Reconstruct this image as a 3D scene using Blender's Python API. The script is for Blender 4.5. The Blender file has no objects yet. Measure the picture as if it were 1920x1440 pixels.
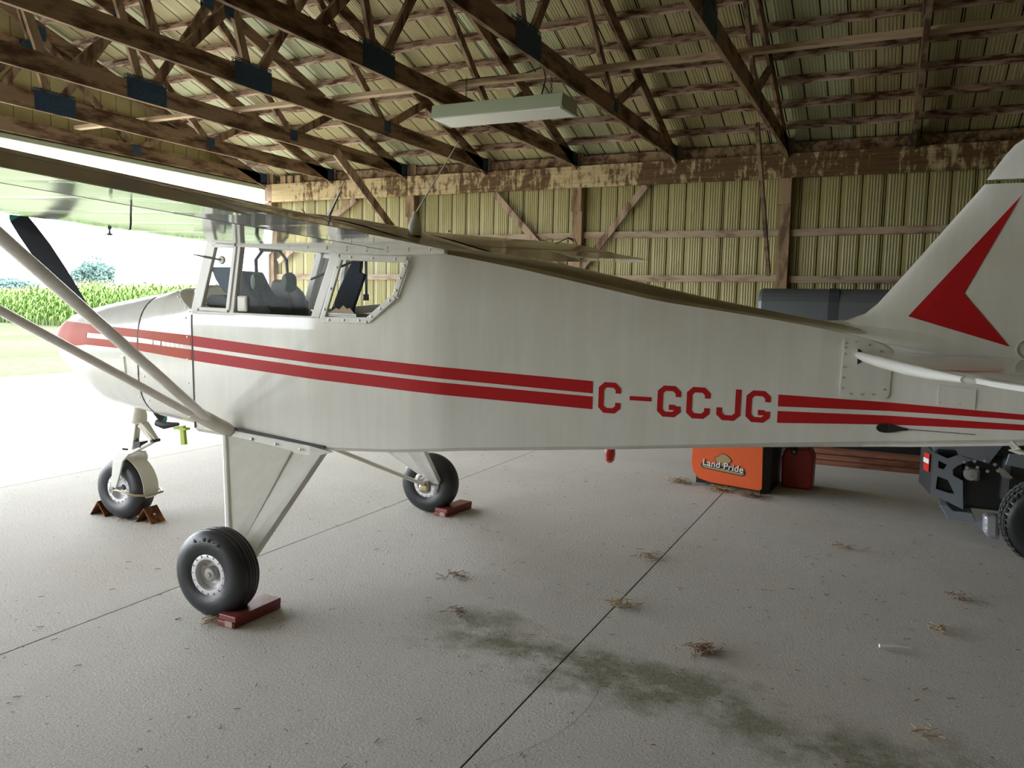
import bpy, math, random
import numpy as np
from mathutils import Vector, Matrix
random.seed(7); rng = np.random.default_rng(7)
S = bpy.context.scene
C = S.collection

# ------------------------------------------------------------------ camera, sky, sun, exposure
F_PX = 1493.1; YAW, PITCH, ROLL = map(math.radians, (25.3926, 5.5972, 1.2172)); EYE = 1.55
f = Vector((-math.sin(YAW)*math.cos(PITCH), math.cos(YAW)*math.cos(PITCH), -math.sin(PITCH)))
r0 = Vector((math.cos(YAW), math.sin(YAW), 0)); u0 = r0.cross(f)
rr = math.cos(ROLL)*r0 + math.sin(ROLL)*u0; uu = -math.sin(ROLL)*r0 + math.cos(ROLL)*u0
cam = bpy.data.objects.new('camera', bpy.data.cameras.new('camera')); C.objects.link(cam)
cam.matrix_world = Matrix(((rr.x, uu.x, -f.x, 0), (rr.y, uu.y, -f.y, 0), (rr.z, uu.z, -f.z, EYE), (0, 0, 0, 1)))
cam.data.sensor_width = 36; cam.data.lens = 36*F_PX/1920; cam.data.clip_start = .05; cam.data.clip_end = 2000
S.camera = cam
W = bpy.data.worlds.new('sky'); S.world = W; W.use_nodes = True
bg = W.node_tree.nodes['Background']; bg.inputs[0].default_value = (.89, .955, 1, 1); bg.inputs[1].default_value = 3.4
sun = bpy.data.objects.new('sun', bpy.data.lights.new('sun', 'SUN')); C.objects.link(sun)
sun.data.energy = 5.0; sun.data.angle = math.radians(12); sun.data.color = (1, .96, .88)
sun.rotation_euler = Vector((.10, -1.0, 1.5)).to_track_quat('Z', 'Y').to_euler()
# daylight portal in the open hangar door (guides sky sampling, adds no light of its own)
po = bpy.data.objects.new('door_portal', bpy.data.lights.new('door_portal', 'AREA')); C.objects.link(po)
po.data.shape = 'RECTANGLE'; po.data.size = 18.4; po.data.size_y = 3.4; po.data.cycles.is_portal = True
po.location = (-9.62, 1.2, 1.72); po.rotation_euler = Vector((-1, 0, 0)).to_track_quat('Z', 'Y').to_euler()
S.view_settings.view_transform = 'Standard'; S.view_settings.look = 'None'
S.view_settings.gamma = 1; S.view_settings.use_curve_mapping = False; S.view_settings.exposure = 1.76
S.cycles.use_denoising = True; S.cycles.max_bounces = 10; S.cycles.diffuse_bounces = 6; S.cycles.glossy_bounces = 5
S.cycles.transparent_max_bounces = 16; S.cycles.transmission_bounces = 6
S.cycles.caustics_reflective = False; S.cycles.caustics_refractive = False

# ------------------------------------------------------------------ helpers
def tag(o, label=None, cat=None, group=None, kind=None):
    if label: o['label'] = label
    if cat: o['category'] = cat
    if group: o['group'] = group
    if kind: o['kind'] = kind
    return o
def empty(name, loc=(0, 0, 0), rz=0, parent=None):
    o = bpy.data.objects.new(name, None); C.objects.link(o); o.location = loc; o.rotation_euler = (0, 0, rz)
    o.empty_display_size = .1
    if parent: o.parent = parent
    return o
class MB:
    """collects vertices, faces and material slots for one mesh object"""
    def __init__(s): s.v = []; s.f = []; s.m = []
    def add(s, vs, fs, m=0):
        o = len(s.v); s.v += [tuple(p) for p in vs]; s.f += [tuple(i+o for i in q) for q in fs]; s.m += [m]*len(fs); return s
    def box(s, a, b, m=0):
        (x0, y0, z0), (x1, y1, z1) = a, b
        return s.add([(x0,y0,z0),(x1,y0,z0),(x1,y1,z0),(x0,y1,z0),(x0,y0,z1),(x1,y0,z1),(x1,y1,z1),(x0,y1,z1)],
                     [(0,3,2,1),(4,5,6,7),(0,1,5,4),(1,2,6,5),(2,3,7,6),(3,0,4,7)], m)
    def beam(s, p, q, w, h, up=(0, 0, 1), m=0, w2=None, h2=None):
        """bar from p to q; w across, h along 'up'"""
        p, q, up = Vector(p), Vector(q), Vector(up); d = (q-p).normalized(); sd = d.cross(up)
        if sd.length < 1e-4: sd = d.cross(Vector((1, 0, 0)))
        sd.normalize(); up = sd.cross(d)
        w2 = w if w2 is None else w2; h2 = h if h2 is None else h2; vs = []
        for c, ww, hh in ((p, w, h), (q, w2, h2)):
            for a, b in ((-1,-1),(1,-1),(1,1),(-1,1)): vs.append(c+sd*a*ww/2+up*b*hh/2)
        return s.add(vs, [(0,1,2,3),(7,6,5,4),(0,4,5,1),(1,5,6,2),(2,6,7,3),(3,7,4,0)], m)
    def tube(s, pts, r, n=8, m=0, cap=True, flat=1.0, up=None):
        pts = [Vector(p) for p in pts]; rs = r if isinstance(r, (list, tuple)) else [r]*len(pts); rings = []
        prev = None
        for i, p in enumerate(pts):
            d = (pts[min(i+1, len(pts)-1)]-pts[max(i-1, 0)]).normalized()
            a = Vector(up) if up is not None else (prev if prev is not None else (Vector((0,0,1)) if abs(d.z) < .9 else Vector((1,0,0))))
            a = (a-d*a.dot(d)).normalized(); prev = a; b = d.cross(a)
            rings.append([p+a*math.cos(t)*rs[i]+b*math.sin(t)*rs[i]*flat for t in [2*math.pi*k/n for k in range(n)]])
        return s.loft(rings, m, cap)
    def loft(s, rings, m=0, cap=True, closed=True):
        n = len(rings[0]); vs = [p for r_ in rings for p in r_]; fs = []
        for i in range(len(rings)-1):
            for k in range(n if closed else n-1):
                k2 = (k+1) % n; fs.append((i*n+k, i*n+k2, (i+1)*n+k2, (i+1)*n+k))
        if cap and closed: fs += [tuple(range(n-1, -1, -1)), tuple((len(rings)-1)*n+k for k in range(n))]
        return s.add(vs, fs, m)
    def lathe(s, prof, c, ax, n=32, m=0):
        """prof: list of (radius, offset along axis)"""
        c, ax = Vector(c), Vector(ax).normalized(); a = ax.cross(Vector((0,0,1)) if abs(ax.z) < .9 else Vector((1,0,0))).normalized(); b = ax.cross(a)
        rings = [[c+ax*o+(a*math.cos(2*math.pi*k/n)+b*math.sin(2*math.pi*k/n))*r_ for k in range(n)] for r_, o in prof]
        return s.loft(rings, m, False)
    def prism(s, poly, d, m=0):
        """poly: planar 3-D points, d: extrusion vector"""
        n = len(poly); d = Vector(d); vs = [Vector(p) for p in poly]+[Vector(p)+d for p in poly]
        return s.add(vs, [tuple(range(n-1,-1,-1)), tuple(range(n, 2*n))]+[(i, (i+1)%n, (i+1)%n+n, i+n) for i in range(n)], m)
    def build(s, name, mats, parent=None, smooth=False, bevel=0, loc=None):
        me = bpy.data.meshes.new(name); me.from_pydata([tuple(p) for p in s.v], [], s.f)
        for mt in (mats if isinstance(mats, (list, tuple)) else [mats]): me.materials.append(mt)
        if any(s.m): me.polygons.foreach_set('material_index', s.m)
        if smooth:
            me.polygons.foreach_set('use_smooth', [True]*len(me.polygons))
            if smooth != 'all':
                try: me.set_sharp_from_angle(angle=math.radians(35))
                except Exception: pass
        me.update()
        o = bpy.data.objects.new(name, me); C.objects.link(o)
        if parent: o.parent = parent
        if loc: o.location = loc
        if bevel:
            b = o.modifiers.new('bevel', 'BEVEL'); b.width = bevel; b.segments = 2; b.limit_method = 'ANGLE'
        return o

# ------------------------------------------------------------------ materials
def new_mat(name):
    m = bpy.data.materials.new(name); m.use_nodes = True
    return m, m.node_tree, m.node_tree.nodes['Principled BSDF']
def plain(name, col, rough=.5, metal=0, coat=0, spec=.5, bump=0, bscale=80):
    m, t, p = new_mat(name); p.inputs['Base Color'].default_value = (*col, 1); p.inputs['Roughness'].default_value = rough
    p.inputs['Metallic'].default_value = metal; p.inputs['Coat Weight'].default_value = coat; p.inputs['Specular IOR Level'].default_value = spec
    p.inputs['Coat Roughness'].default_value = .04
    if bump:
        tc = t.nodes.new('ShaderNodeTexCoord'); n = t.nodes.new('ShaderNodeTexNoise'); n.inputs['Scale'].default_value = bscale; n.inputs['Detail'].default_value = 4
        b = t.nodes.new('ShaderNodeBump'); b.inputs['Strength'].default_value = bump; b.inputs['Distance'].default_value = .01
        t.links.new(tc.outputs['Object'], n.inputs['Vector']); t.links.new(n.outputs['Fac'], b.inputs['Height']); t.links.new(b.outputs[0], p.inputs['Normal'])
    return m
def ramp(t, src, stops):
    r_ = t.nodes.new('ShaderNodeValToRGB'); e = r_.color_ramp.elements
    while len(e) < len(stops): e.new(.5)
    for el, (pos, col) in zip(e, stops): el.position = pos; el.color = (*col, 1) if len(col) == 3 else col
    t.links.new(src, r_.inputs[0]); return r_.outputs[0]
def noise(t, vec, scale, detail=4, rough=.55, stretch=None):
    if stretch is not None:
        mp = t.nodes.new('ShaderNodeMapping'); mp.inputs['Scale'].default_value = stretch; t.links.new(vec, mp.inputs['Vector']); vec = mp.outputs[0]
    n = t.nodes.new('ShaderNodeTexNoise'); n.inputs['Scale'].default_value = scale; n.inputs['Detail'].default_value = detail; n.inputs['Roughness'].default_value = rough
    t.links.new(vec, n.inputs['Vector']); return n.outputs['Fac']
def mixc(t, fac, a, b, mode='MIX'):
    m = t.nodes.new('ShaderNodeMix'); m.data_type = 'RGBA'; m.blend_type = mode
    for i, x in ((0, fac), (6, a), (7, b)):
        if isinstance(x, (int, float)): m.inputs[i].default_value = x
        elif isinstance(x, tuple): m.inputs[i].default_value = (*x, 1)
        else: t.links.new(x, m.inputs[i])
    return m.outputs[2]
def mth(t, op, a, b=None, clamp=False):
    m = t.nodes.new('ShaderNodeMath'); m.operation = op; m.use_clamp = clamp
    for i, x in ((0, a), (1, b)):
        if x is None: continue
        if isinstance(x, (int, float)): m.inputs[i].default_value = x
        else: t.links.new(x, m.inputs[i])
    return m.outputs[0]
def coord(t, which='Object'):
    return t.nodes.new('ShaderNodeTexCoord').outputs[which]
def bump(t, p, h, strength=.5, dist=.01):
    b = t.nodes.new('ShaderNodeBump'); b.inputs['Strength'].default_value = strength; b.inputs['Distance'].default_value = dist
    t.links.new(h, b.inputs['Height']); t.links.new(b.outputs[0], p.inputs['Normal'])
def wood(name, light, dark, axis, stain=.5, ss=2.5, pale=None):
    """sawn weathered timber; grain along axis (0,1,2); dark stains in patches"""
    m, t, p = new_mat(name); v = coord(t)
    st = [30, 30, 30]; st[axis] = 1.5
    g = noise(t, v, 1.0, 5, .6, tuple(st))
    st2 = [9, 9, 9]; st2[axis] = 2.2
    s_ = noise(t, v, ss, 6, .65, tuple(x/3 for x in st2))
    base = ramp(t, g, [(.3, tuple(c*.75 for c in light)), (.7, light)])
    k = ramp(t, s_, [(stain-.06, (0,0,0)), (stain+.09, (1,1,1))])
    col = mixc(t, k, dark, base)
    if pale:
        s3 = noise(t, v, 1.3, 3, .5, (1.0, 1.0, 1.0)); k3 = ramp(t, s3, [(.55, (0,0,0)), (.68, (1,1,1))]); col = mixc(t, k3, col, pale)
    t.links.new(col, p.inputs['Base Color']); p.inputs['Roughness'].default_value = .85; p.inputs['Specular IOR Level'].default_value = .2
    bump(t, p, g, .4, .004); return m
M = {}
M['truss'] = wood('truss_wood', (.30,.205,.13), (.075,.04,.022), 1, .47)
M['truss_x'] = wood('web_wood', (.33,.23,.15), (.09,.05,.03), 2, .46)
M['brace'] = wood('brace_wood', (.52,.40,.27), (.20,.12,.07), 0, .38)
M['brace_z'] = wood('diagonal_brace_wood', (.45,.33,.24), (.14,.08,.05), 2, .45)
M['purlin'] = wood('purlin_bark_edged_wood', (.48,.36,.28), (.11,.05,.03), 0, .46, 6)
M['girt'] = wood('girt_wood', (.47,.36,.26), (.20,.12,.08), 0, .42, 3)
M['post'] = wood('post_wood', (.36,.25,.15), (.14,.085,.05), 2, .42)
M['planks'] = wood('red_stained_planks', (.30,.13,.08), (.12,.045,.03), 0, .4)
def header_mat():
    m, t, p = new_mat('header_patchy_wood'); v = coord(t)
    a = noise(t, v, 1.0, 7, .72, (7, 5, 11)); b = noise(t, v, .9, 2, .5, (1, 1, .5)); g = noise(t, v, 1, 4, .6, (2, 30, 60))
    sx = t.nodes.new('ShaderNodeSeparateXYZ'); t.links.new(v, sx.inputs[0])
    pale = ramp(t, g, [(.3, (.42,.32,.17)), (.7, (.56,.45,.27))]); dk = ramp(t, g, [(.3, (.075,.042,.02)), (.7, (.17,.10,.05))])
    drip = noise(t, v, 1.0, 5, .7, (17, 5, 4))
    k = mth(t, 'ADD', mth(t, 'ADD', mth(t, 'MULTIPLY', a, .35), mth(t, 'MULTIPLY', drip, .5)), mth(t, 'MULTIPLY', b, .45))
    k = mth(t, 'SUBTRACT', k, mth(t, 'MULTIPLY', mth(t, 'ADD', sx.outputs[0], 6.0), .016))
    kk = ramp(t, k, [(.60, (0,0,0)), (.68, (1,1,1))])
    t.links.new(mixc(t, kk, dk, pale), p.inputs['Base Color']); p.inputs['Roughness'].default_value = .8; p.inputs['Specular IOR Level'].default_value = .2
    bump(t, p, a, .3, .004); return m
M['header'] = header_mat()
def sheet(name, col, col2, rough=.38):
    m, t, p = new_mat(name); v = coord(t); n = noise(t, v, 1.1, 4, .6)
    t.links.new(ramp(t, n, [(.35, col2), (.65, col)]), p.inputs['Base Color']); p.inputs['Roughness'].default_value = rough; p.inputs['Specular IOR Level'].default_value = .35; return m
M['wall'] = sheet('yellow_wall_sheet', (.36,.315,.14), (.31,.265,.108))
M['roofA'] = sheet('pale_green_roof_sheet', (.40,.41,.245), (.34,.35,.205))
M['roofB'] = sheet('tan_roof_sheet', (.39,.345,.185), (.33,.285,.145))
M['gable'] = sheet('gable_sheet', (.50,.45,.24), (.43,.38,.19))
M['seam'] = plain('painted_lap_shadow', (.10,.085,.045), .7)  # lap grooves coloured dark to paint in their shadow
def plate_mat():
    m, t, p = new_mat('navy_nail_plate'); v = coord(t)
    vr = t.nodes.new('ShaderNodeTexVoronoi'); vr.inputs['Scale'].default_value = 70; t.links.new(v, vr.inputs['Vector'])
    col = ramp(t, vr.outputs['Distance'], [(.15, (.006,.014,.035)), (.55, (.022,.062,.125))])
    t.links.new(col, p.inputs['Base Color']); p.inputs['Metallic'].default_value = .3; p.inputs['Roughness'].default_value = .5; bump(t, p, vr.outputs['Distance'], .6, .006); return m
M['plate'] = plate_mat()
def concrete(name, k=1.0, algae=True):
    m, t, p = new_mat(name); v = coord(t)
    big = noise(t, v, .9, 5, .6); fine = noise(t, v, 150, 6, .85); mid = noise(t, v, 62, 5, .8); vr = t.nodes.new('ShaderNodeTexVoronoi'); vr.inputs['Scale'].default_value = 85; t.links.new(v, vr.inputs['Vector'])
    col = ramp(t, big, [(.3, (.84*k,.79*k,.73*k)), (.7, (.89*k,.85*k,.795*k))])
    col = mixc(t, ramp(t, fine, [(.38, (1,1,1)), (.50, (0,0,0))]), col, (.40*k,.375*k,.34*k))
    col = mixc(t, mth(t, 'MULTIPLY', ramp(t, mid, [(.55, (0,0,0)), (.75, (1,1,1))]), .25), col, (.52*k,.48*k,.43*k))
    spk = noise(t, v, 30, 2, .5); col = mixc(t, mth(t, 'MULTIPLY', ramp(t, spk, [(.70, (0,0,0)), (.73, (1,1,1))]), .6), col, (.13,.08,.05))
    col = mixc(t, mth(t, 'MULTIPLY', ramp(t, noise(t, v, .55, 6, .7), [(.42, (0,0,0)), (.66, (1,1,1))]), .30), col, (.60*k,.50*k,.43*k))
    if algae:
        sx = t.nodes.new('ShaderNodeSeparateXYZ'); t.links.new(v, sx.inputs[0]); X, Y = sx.outputs[0], sx.outputs[1]
        wob = mth(t, 'MULTIPLY', mth(t, 'SUBTRACT', noise(t, v, 2.2, 4, .7), .5), .9)
        line = mth(t, 'ADD', mth(t, 'SUBTRACT', mth(t, 'ADD', Y, mth(t, 'MULTIPLY', X, .17)), 2.97), wob)
        d = mth(t, 'ABSOLUTE', line); k1 = ramp(t, d, [(.05, (1,1,1)), (.27, (0,0,0))])
        xr = ramp(t, mth(t, 'DIVIDE', mth(t, 'ADD', X, 3.0), 5.0), [(.17, (0,0,0)), (.27, (1,1,1)), (.70, (.8,.8,.8)), (.9, (0,0,0))])
        brk = ramp(t, noise(t, v, 3.5, 5, .7), [(.34, (0,0,0)), (.52, (1,1,1))])
        kk = mth(t, 'MULTIPLY', mth(t, 'MULTIPLY', mth(t, 'MULTIPLY', k1, xr), brk), mth(t, 'ADD', .35, mth(t, 'MULTIPLY', noise(t, v, 45, 4, .8), .9)), True)
        col = mixc(t, kk, col, (.185,.182,.085))
    t.links.new(col, p.inputs['Base Color']); p.inputs['Roughness'].default_value = .9; p.inputs['Specular IOR Level'].default_value = .25
    h = mth(t, 'ADD', mth(t, 'MULTIPLY', fine, .7), mth(t, 'MULTIPLY', mid, 1.0)); h = mth(t, 'ADD', h, mth(t, 'MULTIPLY', vr.outputs['Distance'], .5))
    bump(t, p, h, 1.0, .014); return m
M['concrete'] = concrete('rough_concrete')
M['patchc'] = concrete('patch_concrete', 1.05, True)
M['apron'] = concrete('apron_concrete', .85, False)
M['joint'] = plain('joint_dirt', (.07,.055,.04), .95)
def grass_mat():
    m, t, p = new_mat('mown_lawn'); v = coord(t); a = noise(t, v, .25, 5, .6); b = noise(t, v, 6, 4, .7)
    c1 = ramp(t, a, [(.35, (.074,.088,.052)), (.65, (.098,.106,.074))]); c2 = ramp(t, b, [(.3, (.6,.6,.6)), (.7, (1,1,1))])
    t.links.new(mixc(t, 1.0, c1, c2, 'MULTIPLY'), p.inputs['Base Color']); p.inputs['Roughness'].default_value = .95; bump(t, p, b, .6, .04); p.inputs['Specular IOR Level'].default_value = 0; return m
M['lawn'] = grass_mat()
m, t, p = new_mat('brown_roof_reflection_top'); v = coord(t); sx = t.nodes.new('ShaderNodeSeparateXYZ'); t.links.new(v, sx.inputs[0])  # brown painted in for the roof mirrored in glossy top surfaces, fading aft
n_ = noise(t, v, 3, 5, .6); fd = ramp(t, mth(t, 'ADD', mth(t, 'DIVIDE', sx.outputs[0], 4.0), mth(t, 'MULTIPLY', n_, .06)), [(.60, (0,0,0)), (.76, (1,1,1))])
t.links.new(mixc(t, fd, ramp(t, n_, [(.35, (.21,.16,.09)), (.65, (.27,.21,.125))]), (.60,.57,.50)), p.inputs['Base Color']); p.inputs['Roughness'].default_value = .33; p.inputs['Coat Weight'].default_value = .4; M['roof_sheen'] = m
def gravel_mat():
    m, t, p = new_mat('pale_gravel'); v = coord(t); b = noise(t, v, 25, 4, .7); a = noise(t, v, .8, 3)
    c = mixc(t, ramp(t, a, [(.5, (0,0,0)), (.7, (1,1,1))]), (.45,.43,.38), (.22,.23,.13)); t.links.new(mixc(t, 1.0, c, ramp(t, b, [(.3, (.7,.7,.7)), (.7, (1,1,1))]), 'MULTIPLY'), p.inputs['Base Color'])
    p.inputs['Roughness'].default_value = .95; bump(t, p, b, .5, .02); p.inputs['Specular IOR Level'].default_value = 0; return m
M['gravel'] = gravel_mat()
M['corn'] = plain('corn_leaf', (.115,.19,.05), .7, 0, 0, .15); M['tassel'] = plain('corn_tassel', (.26,.22,.11), .7)
M['leaf'] = plain('hazed_tree_leaf', (.13,.20,.185), .9, 0, 0, .0); M['bark'] = plain('tree_bark', (.16,.12,.09), .9)  # leaf colour paled to blue-green, distance haze put into it
def paint_mat(name, col, dirt, rough=.22, coat=.6, stripes=False):
    m, t, p = new_mat(name); v = coord(t); n = noise(t, v, 1.6, 5, .6); s_ = noise(t, v, 3, 4, .6, (5, 5, .4))
    k = ramp(t, mth(t, 'ADD', mth(t, 'MULTIPLY', n, .5), mth(t, 'MULTIPLY', s_, .5)), [(.42, (1,1,1)), (.62, (0,0,0))])
    t.links.new(mixc(t, mth(t, 'MULTIPLY', k, .45), col, dirt), p.inputs['Base Color']); p.inputs['Roughness'].default_value = rough
    p.inputs['Coat Weight'].default_value = coat; p.inputs['Coat Roughness'].default_value = .08
    wv = noise(t, v, 3.0, 2, .5); h = mth(t, 'MULTIPLY', wv, .5)
    if stripes:
        w_ = t.nodes.new('ShaderNodeTexWave'); w_.bands_direction = 'Y'; w_.inputs['Scale'].default_value = .9; w_.inputs['Distortion'].default_value = .3; t.links.new(v, w_.inputs['Vector'])
        h = mth(t, 'ADD', h, mth(t, 'MULTIPLY', mth(t, 'POWER', w_.outputs['Fac'], 12), .35))
    bump(t, p, h, .25, .02); return m
M['white'] = paint_mat('white_aircraft_paint', (.77,.77,.745), (.62,.59,.51))
M['wing'] = paint_mat('white_wing_paint', (.77,.765,.73), (.60,.56,.47), .09, 1.0, True)
M['trimw'] = paint_mat('white_trim_paint', (.76,.76,.73), (.60,.57,.50), .35, .2)
M['strut'] = paint_mat('strut_paint', (.66,.63,.57), (.42,.34,.25), .3, .4)
M['red'] = plain('red_aircraft_paint', (.46,.014,.018), .45, 0, 0, .25)
M['orangered'] = plain('sun_faded_red_paint', (.50,.085,.045), .5, 0, 0, .2)
M['screw'] = plain('screw_steel', (.55,.55,.52), .35, .8)
M['rubber'] = plain('tyre_rubber', (.022,.024,.028), .42, 0, 0, .5, .12, 60)
M['rim'] = plain('rim_aluminium', (.72,.71,.74), .4, .35); M['hubm'] = plain('hub_grey', (.34,.33,.31), .45, .5)
M['black'] = plain('black_plastic', (.012,.012,.014), .5); M['navy'] = plain('propeller_dark', (.012,.016,.035), .35, 0, .4)
M['teal'] = plain('teal_tip', (.03,.30,.27), .4)
M['seat'] = plain('grey_vinyl', (.085,.09,.095), .5, 0, 0, .5, .2, 30); M['dark'] = plain('dark_interior', (.03,.032,.036), .7)
M['bluefab'] = plain('blue_grey_fabric', (.055,.075,.12), .8, 0, 0, .3, .3, 60)
M['liner'] = plain('cabin_lining', (.45,.41,.36), .8)
M['green'] = plain('headset_green', (.055,.075,.05), .6); M['metal'] = plain('bare_metal', (.45,.43,.39), .35, .9)
M['chrome'] = plain('chrome', (.8,.8,.8), .12, 1); M['brass'] = plain('worn_brass', (.42,.35,.22), .4, .7)
M['cream'] = plain('cream_fork_paint', (.70,.67,.58), .4, 0, .2, .5, .1, 20)
M['chock'] = plain('red_painted_wood', (.20,.035,.03), .5, 0, .1, .5, .3, 25); M['chockend'] = plain('raw_wood_end', (.36,.25,.20), .9)
M['rust'] = wood('rusty_angle', (.30,.12,.045), (.10,.035,.015), 0, .5, 8)
M['orange'] = plain('orange_implement_paint', (.72,.10,.012), .4, 0, .2); M['can'] = plain('red_fuel_can', (.25,.012,.010), .45, 0, 0, .4)
M['gold'] = plain('logo_gold', (.40,.27,.12), .6); M['whitep'] = plain('logo_white', (.8,.8,.78), .5); M['blackp'] = plain('logo_black', (.02,.02,.02), .5)
M['boxg'] = plain('grey_steel_box', (.135,.15,.165), .4, .2, 0, .5, .1, 3); M['boxd'] = plain('box_dark_strip', (.045,.05,.065), .5)
M['mgrey'] = plain('slate_grey_steel', (.24,.27,.32), .42, .3, .2); M['mdark'] = plain('engine_black', (.015,.015,.016), .5)
M['silver'] = plain('cast_aluminium', (.55,.55,.60), .35, .7, 0, .5, .3, 40); M['knob'] = plain('knobby_rubber', (.055,.058,.055), .8)
M['fixture'] = plain('pale_green_enamel', (.38,.44,.33), .45, 0, .1); M['lens'] = plain('white_diffuser', (.78,.79,.74), .5)
M['straw'] = plain('straw', (.38,.27,.15), .9); M['strawd'] = plain('dry_leaf_litter', (.20,.12,.07), .9)
M['reflr'] = plain('reflector_red', (.65,.03,.02), .3); M['reflw'] = plain('reflector_white', (.85,.85,.85), .3)
M['yg'] = plain('yellow_green_plastic', (.42,.55,.06), .5)
def glass_mat(name, tint=(.97,.98,.98), refl=.09):
    m = bpy.data.materials.new(name); m.use_nodes = True; t = m.node_tree; t.nodes.remove(t.nodes['Principled BSDF'])
    tr = t.nodes.new('ShaderNodeBsdfTransparent'); tr.inputs[0].default_value = (*tint, 1); gl = t.nodes.new('ShaderNodeBsdfGlossy'); gl.inputs['Roughness'].default_value = .02
    ge = t.nodes.new('ShaderNodeNewGeometry'); dp = t.nodes.new('ShaderNodeVectorMath'); dp.operation = 'DOT_PRODUCT'
    t.links.new(ge.outputs['Incoming'], dp.inputs[0]); t.links.new(ge.outputs['Normal'], dp.inputs[1])
    c = mth(t, 'SUBTRACT', 1.0, mth(t, 'ABSOLUTE', dp.outputs['Value']), True); fr = mth(t, 'ADD', mth(t, 'MULTIPLY', mth(t, 'POWER', c, 5.0), .5), .004, True)
    mx = t.nodes.new('ShaderNodeMixShader'); t.links.new(fr, mx.inputs[0]); t.links.new(tr.outputs[0], mx.inputs[1]); t.links.new(gl.outputs[0], mx.inputs[2]); t.links.new(mx.outputs[0], t.nodes['Material Output'].inputs[0]); return m
M['glass'] = glass_mat('acrylic_window')
m, t, p = new_mat('red_lens'); p.inputs['Base Color'].default_value = (.75,.02,.01,1); p.inputs['Transmission Weight'].default_value = .35; p.inputs['Roughness'].default_value = .15; M['lensred'] = m

# ------------------------------------------------------------------ building: measures in metres, x along the far wall, y towards it
DOORX = -9.6; WY = 10.5; NEARY = -8.1; ENDX = 7.0; BEAMZ = 3.46; RIDGEY = 1.2
def tz(y): return 3.6+(10.0-y)/3.0 if y > RIDGEY else 3.6+(10.0-RIDGEY)/3.0-(RIDGEY-y)/3.0
TX = [(-.919+.1325*k)*10.35 for k in range(9)]

# floor slabs with real joints
floor = tag(empty('floor'), kind='structure')
def slab(x0, x1, y0, y1, name='concrete_slab', mat='concrete', par=None, g=.004, z=0):
    return MB().box((x0+g, y0+.0025, -.12+z), (x1-g, y1-.0025, z)).build(name, M[mat], par or floor)
xs = [-9.9, -6.43, -3.40, -1.22, 2.6, ENDX+.3]; ysl = [NEARY-.2, -.4, 5.62, WY+.05]
for i in range(5):
    for j in range(3): slab(xs[i], xs[i+1], ysl[j], ysl[j+1])
MB().box((-9.9, NEARY, -.16), (ENDX, WY, -.0025)).build('joint_filler', M['joint'], floor)
def patch(name, pts, z, mat):
    return MB().prism([(x, y, z-.006) for x, y in pts], (0, 0, .006)).build(name, M[mat], floor)
patch('floor_patch', [(-1.212,3.20),(-1.13,3.19),(-1.05,3.13),(-1.005,3.04),(-.985,2.92),(-.98,2.8),(-.99,2.68),(-1.02,2.56),(-1.07,2.44),(-1.13,2.33),(-1.212,2.24)], .0004, 'patchc')

# apron, gravel and lawn outside
ap = tag(empty('concrete_apron'), kind='structure')
for i in range(5): slab(-12.2, -9.9, -9.2+i*4.2, -5.0+i*4.2, 'apron_slab', 'apron', ap, z=-.015)
tag(MB().box((-15.5, -40, -.2), (-12.2, 60, -.03)).build('gravel_strip', M['gravel']), kind='structure')
tag(MB().box((-400, -200, -.25), (-15.5, 300, -.045)).build('lawn', M['lawn']), kind='structure')
tag(MB().box((-12.2, WY+.3, -.25), (60, 300, -.045)).box((-12.2, -120, -.25), (60, -9.3, -.045)).box((ENDX+.2, -9.3, -.25), (60, WY+.3, -.045)).build('field_ground', M['lawn']), kind='structure')

# ribbed metal sheets ------------------------------------------------
def rib_profile(w, amp=.0055):
    """(across, depth) of one sheet seen from inside: deep narrow grooves each quarter, fine ribs between"""
    pr = []; q = w/4
    for k in range(4):
        x = k*q
        pr += [(x, 0), (x+.002, .036), (x+.013, .036), (x+.015, 0)]
        if k == 0: pr += [(x+.024, 0), (x+.026, .030), (x+.033, .030), (x+.035, 0)]
        a = x+.062; n = 5; st = (q-.062-.012)/n
        for j in range(n): pr += [(a+j*st, 0), (a+j*st+st*.35, -amp), (a+j*st+st*.65, -amp)]
        pr.append((a+n*st, 0))
    pr.append((w, 0)); return pr
def sheet_mesh(name, w, length, mat, amp=.0056):
    pr = rib_profile(w, amp); mb = MB(); mb.loft([[(x, d, 0) for x, d in pr], [(x, d, length) for x, d in pr]], 0, False, closed=False); mb.m = [1 if pr[i][1] > .02 or pr[i+1][1] > .02 else 0 for i in range(len(pr)-1)]
    # outer skin keeps daylight out
    n = len(mb.v); mb.add([(0, .040, 0), (w, .040, 0), (w, .040, length), (0, .040, length)], [(0, 1, 2, 3)])
    me = bpy.data.meshes.new(name); me.from_pydata(mb.v, [], mb.f); me.materials.append(mat); me.materials.append(M['seam']); me.polygons.foreach_set('material_index', mb.m); me.update(); return me
def place(me, name, parent, mw):
    o = bpy.data.objects.new(name, me); C.objects.link(o); o.parent = parent; o.matrix_basis = mw; return o
SW = .935
wall_far = tag(empty('wall_far'), kind='structure')
wm = sheet_mesh('wall_panel', SW, 3.46, M['wall'])
x = -.288*10.5-SW*8+.02
while x < ENDX:
    if x > DOORX-.2: place(wm, 'wall_panel', wall_far, Matrix.Translation((x, WY, -.02)))
    x += SW
MB().box((DOORX-.1, WY+.03, -.05), (ENDX, WY+.06, 3.44)).build('outer_sheathing', M['wall'], wall_far)
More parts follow.
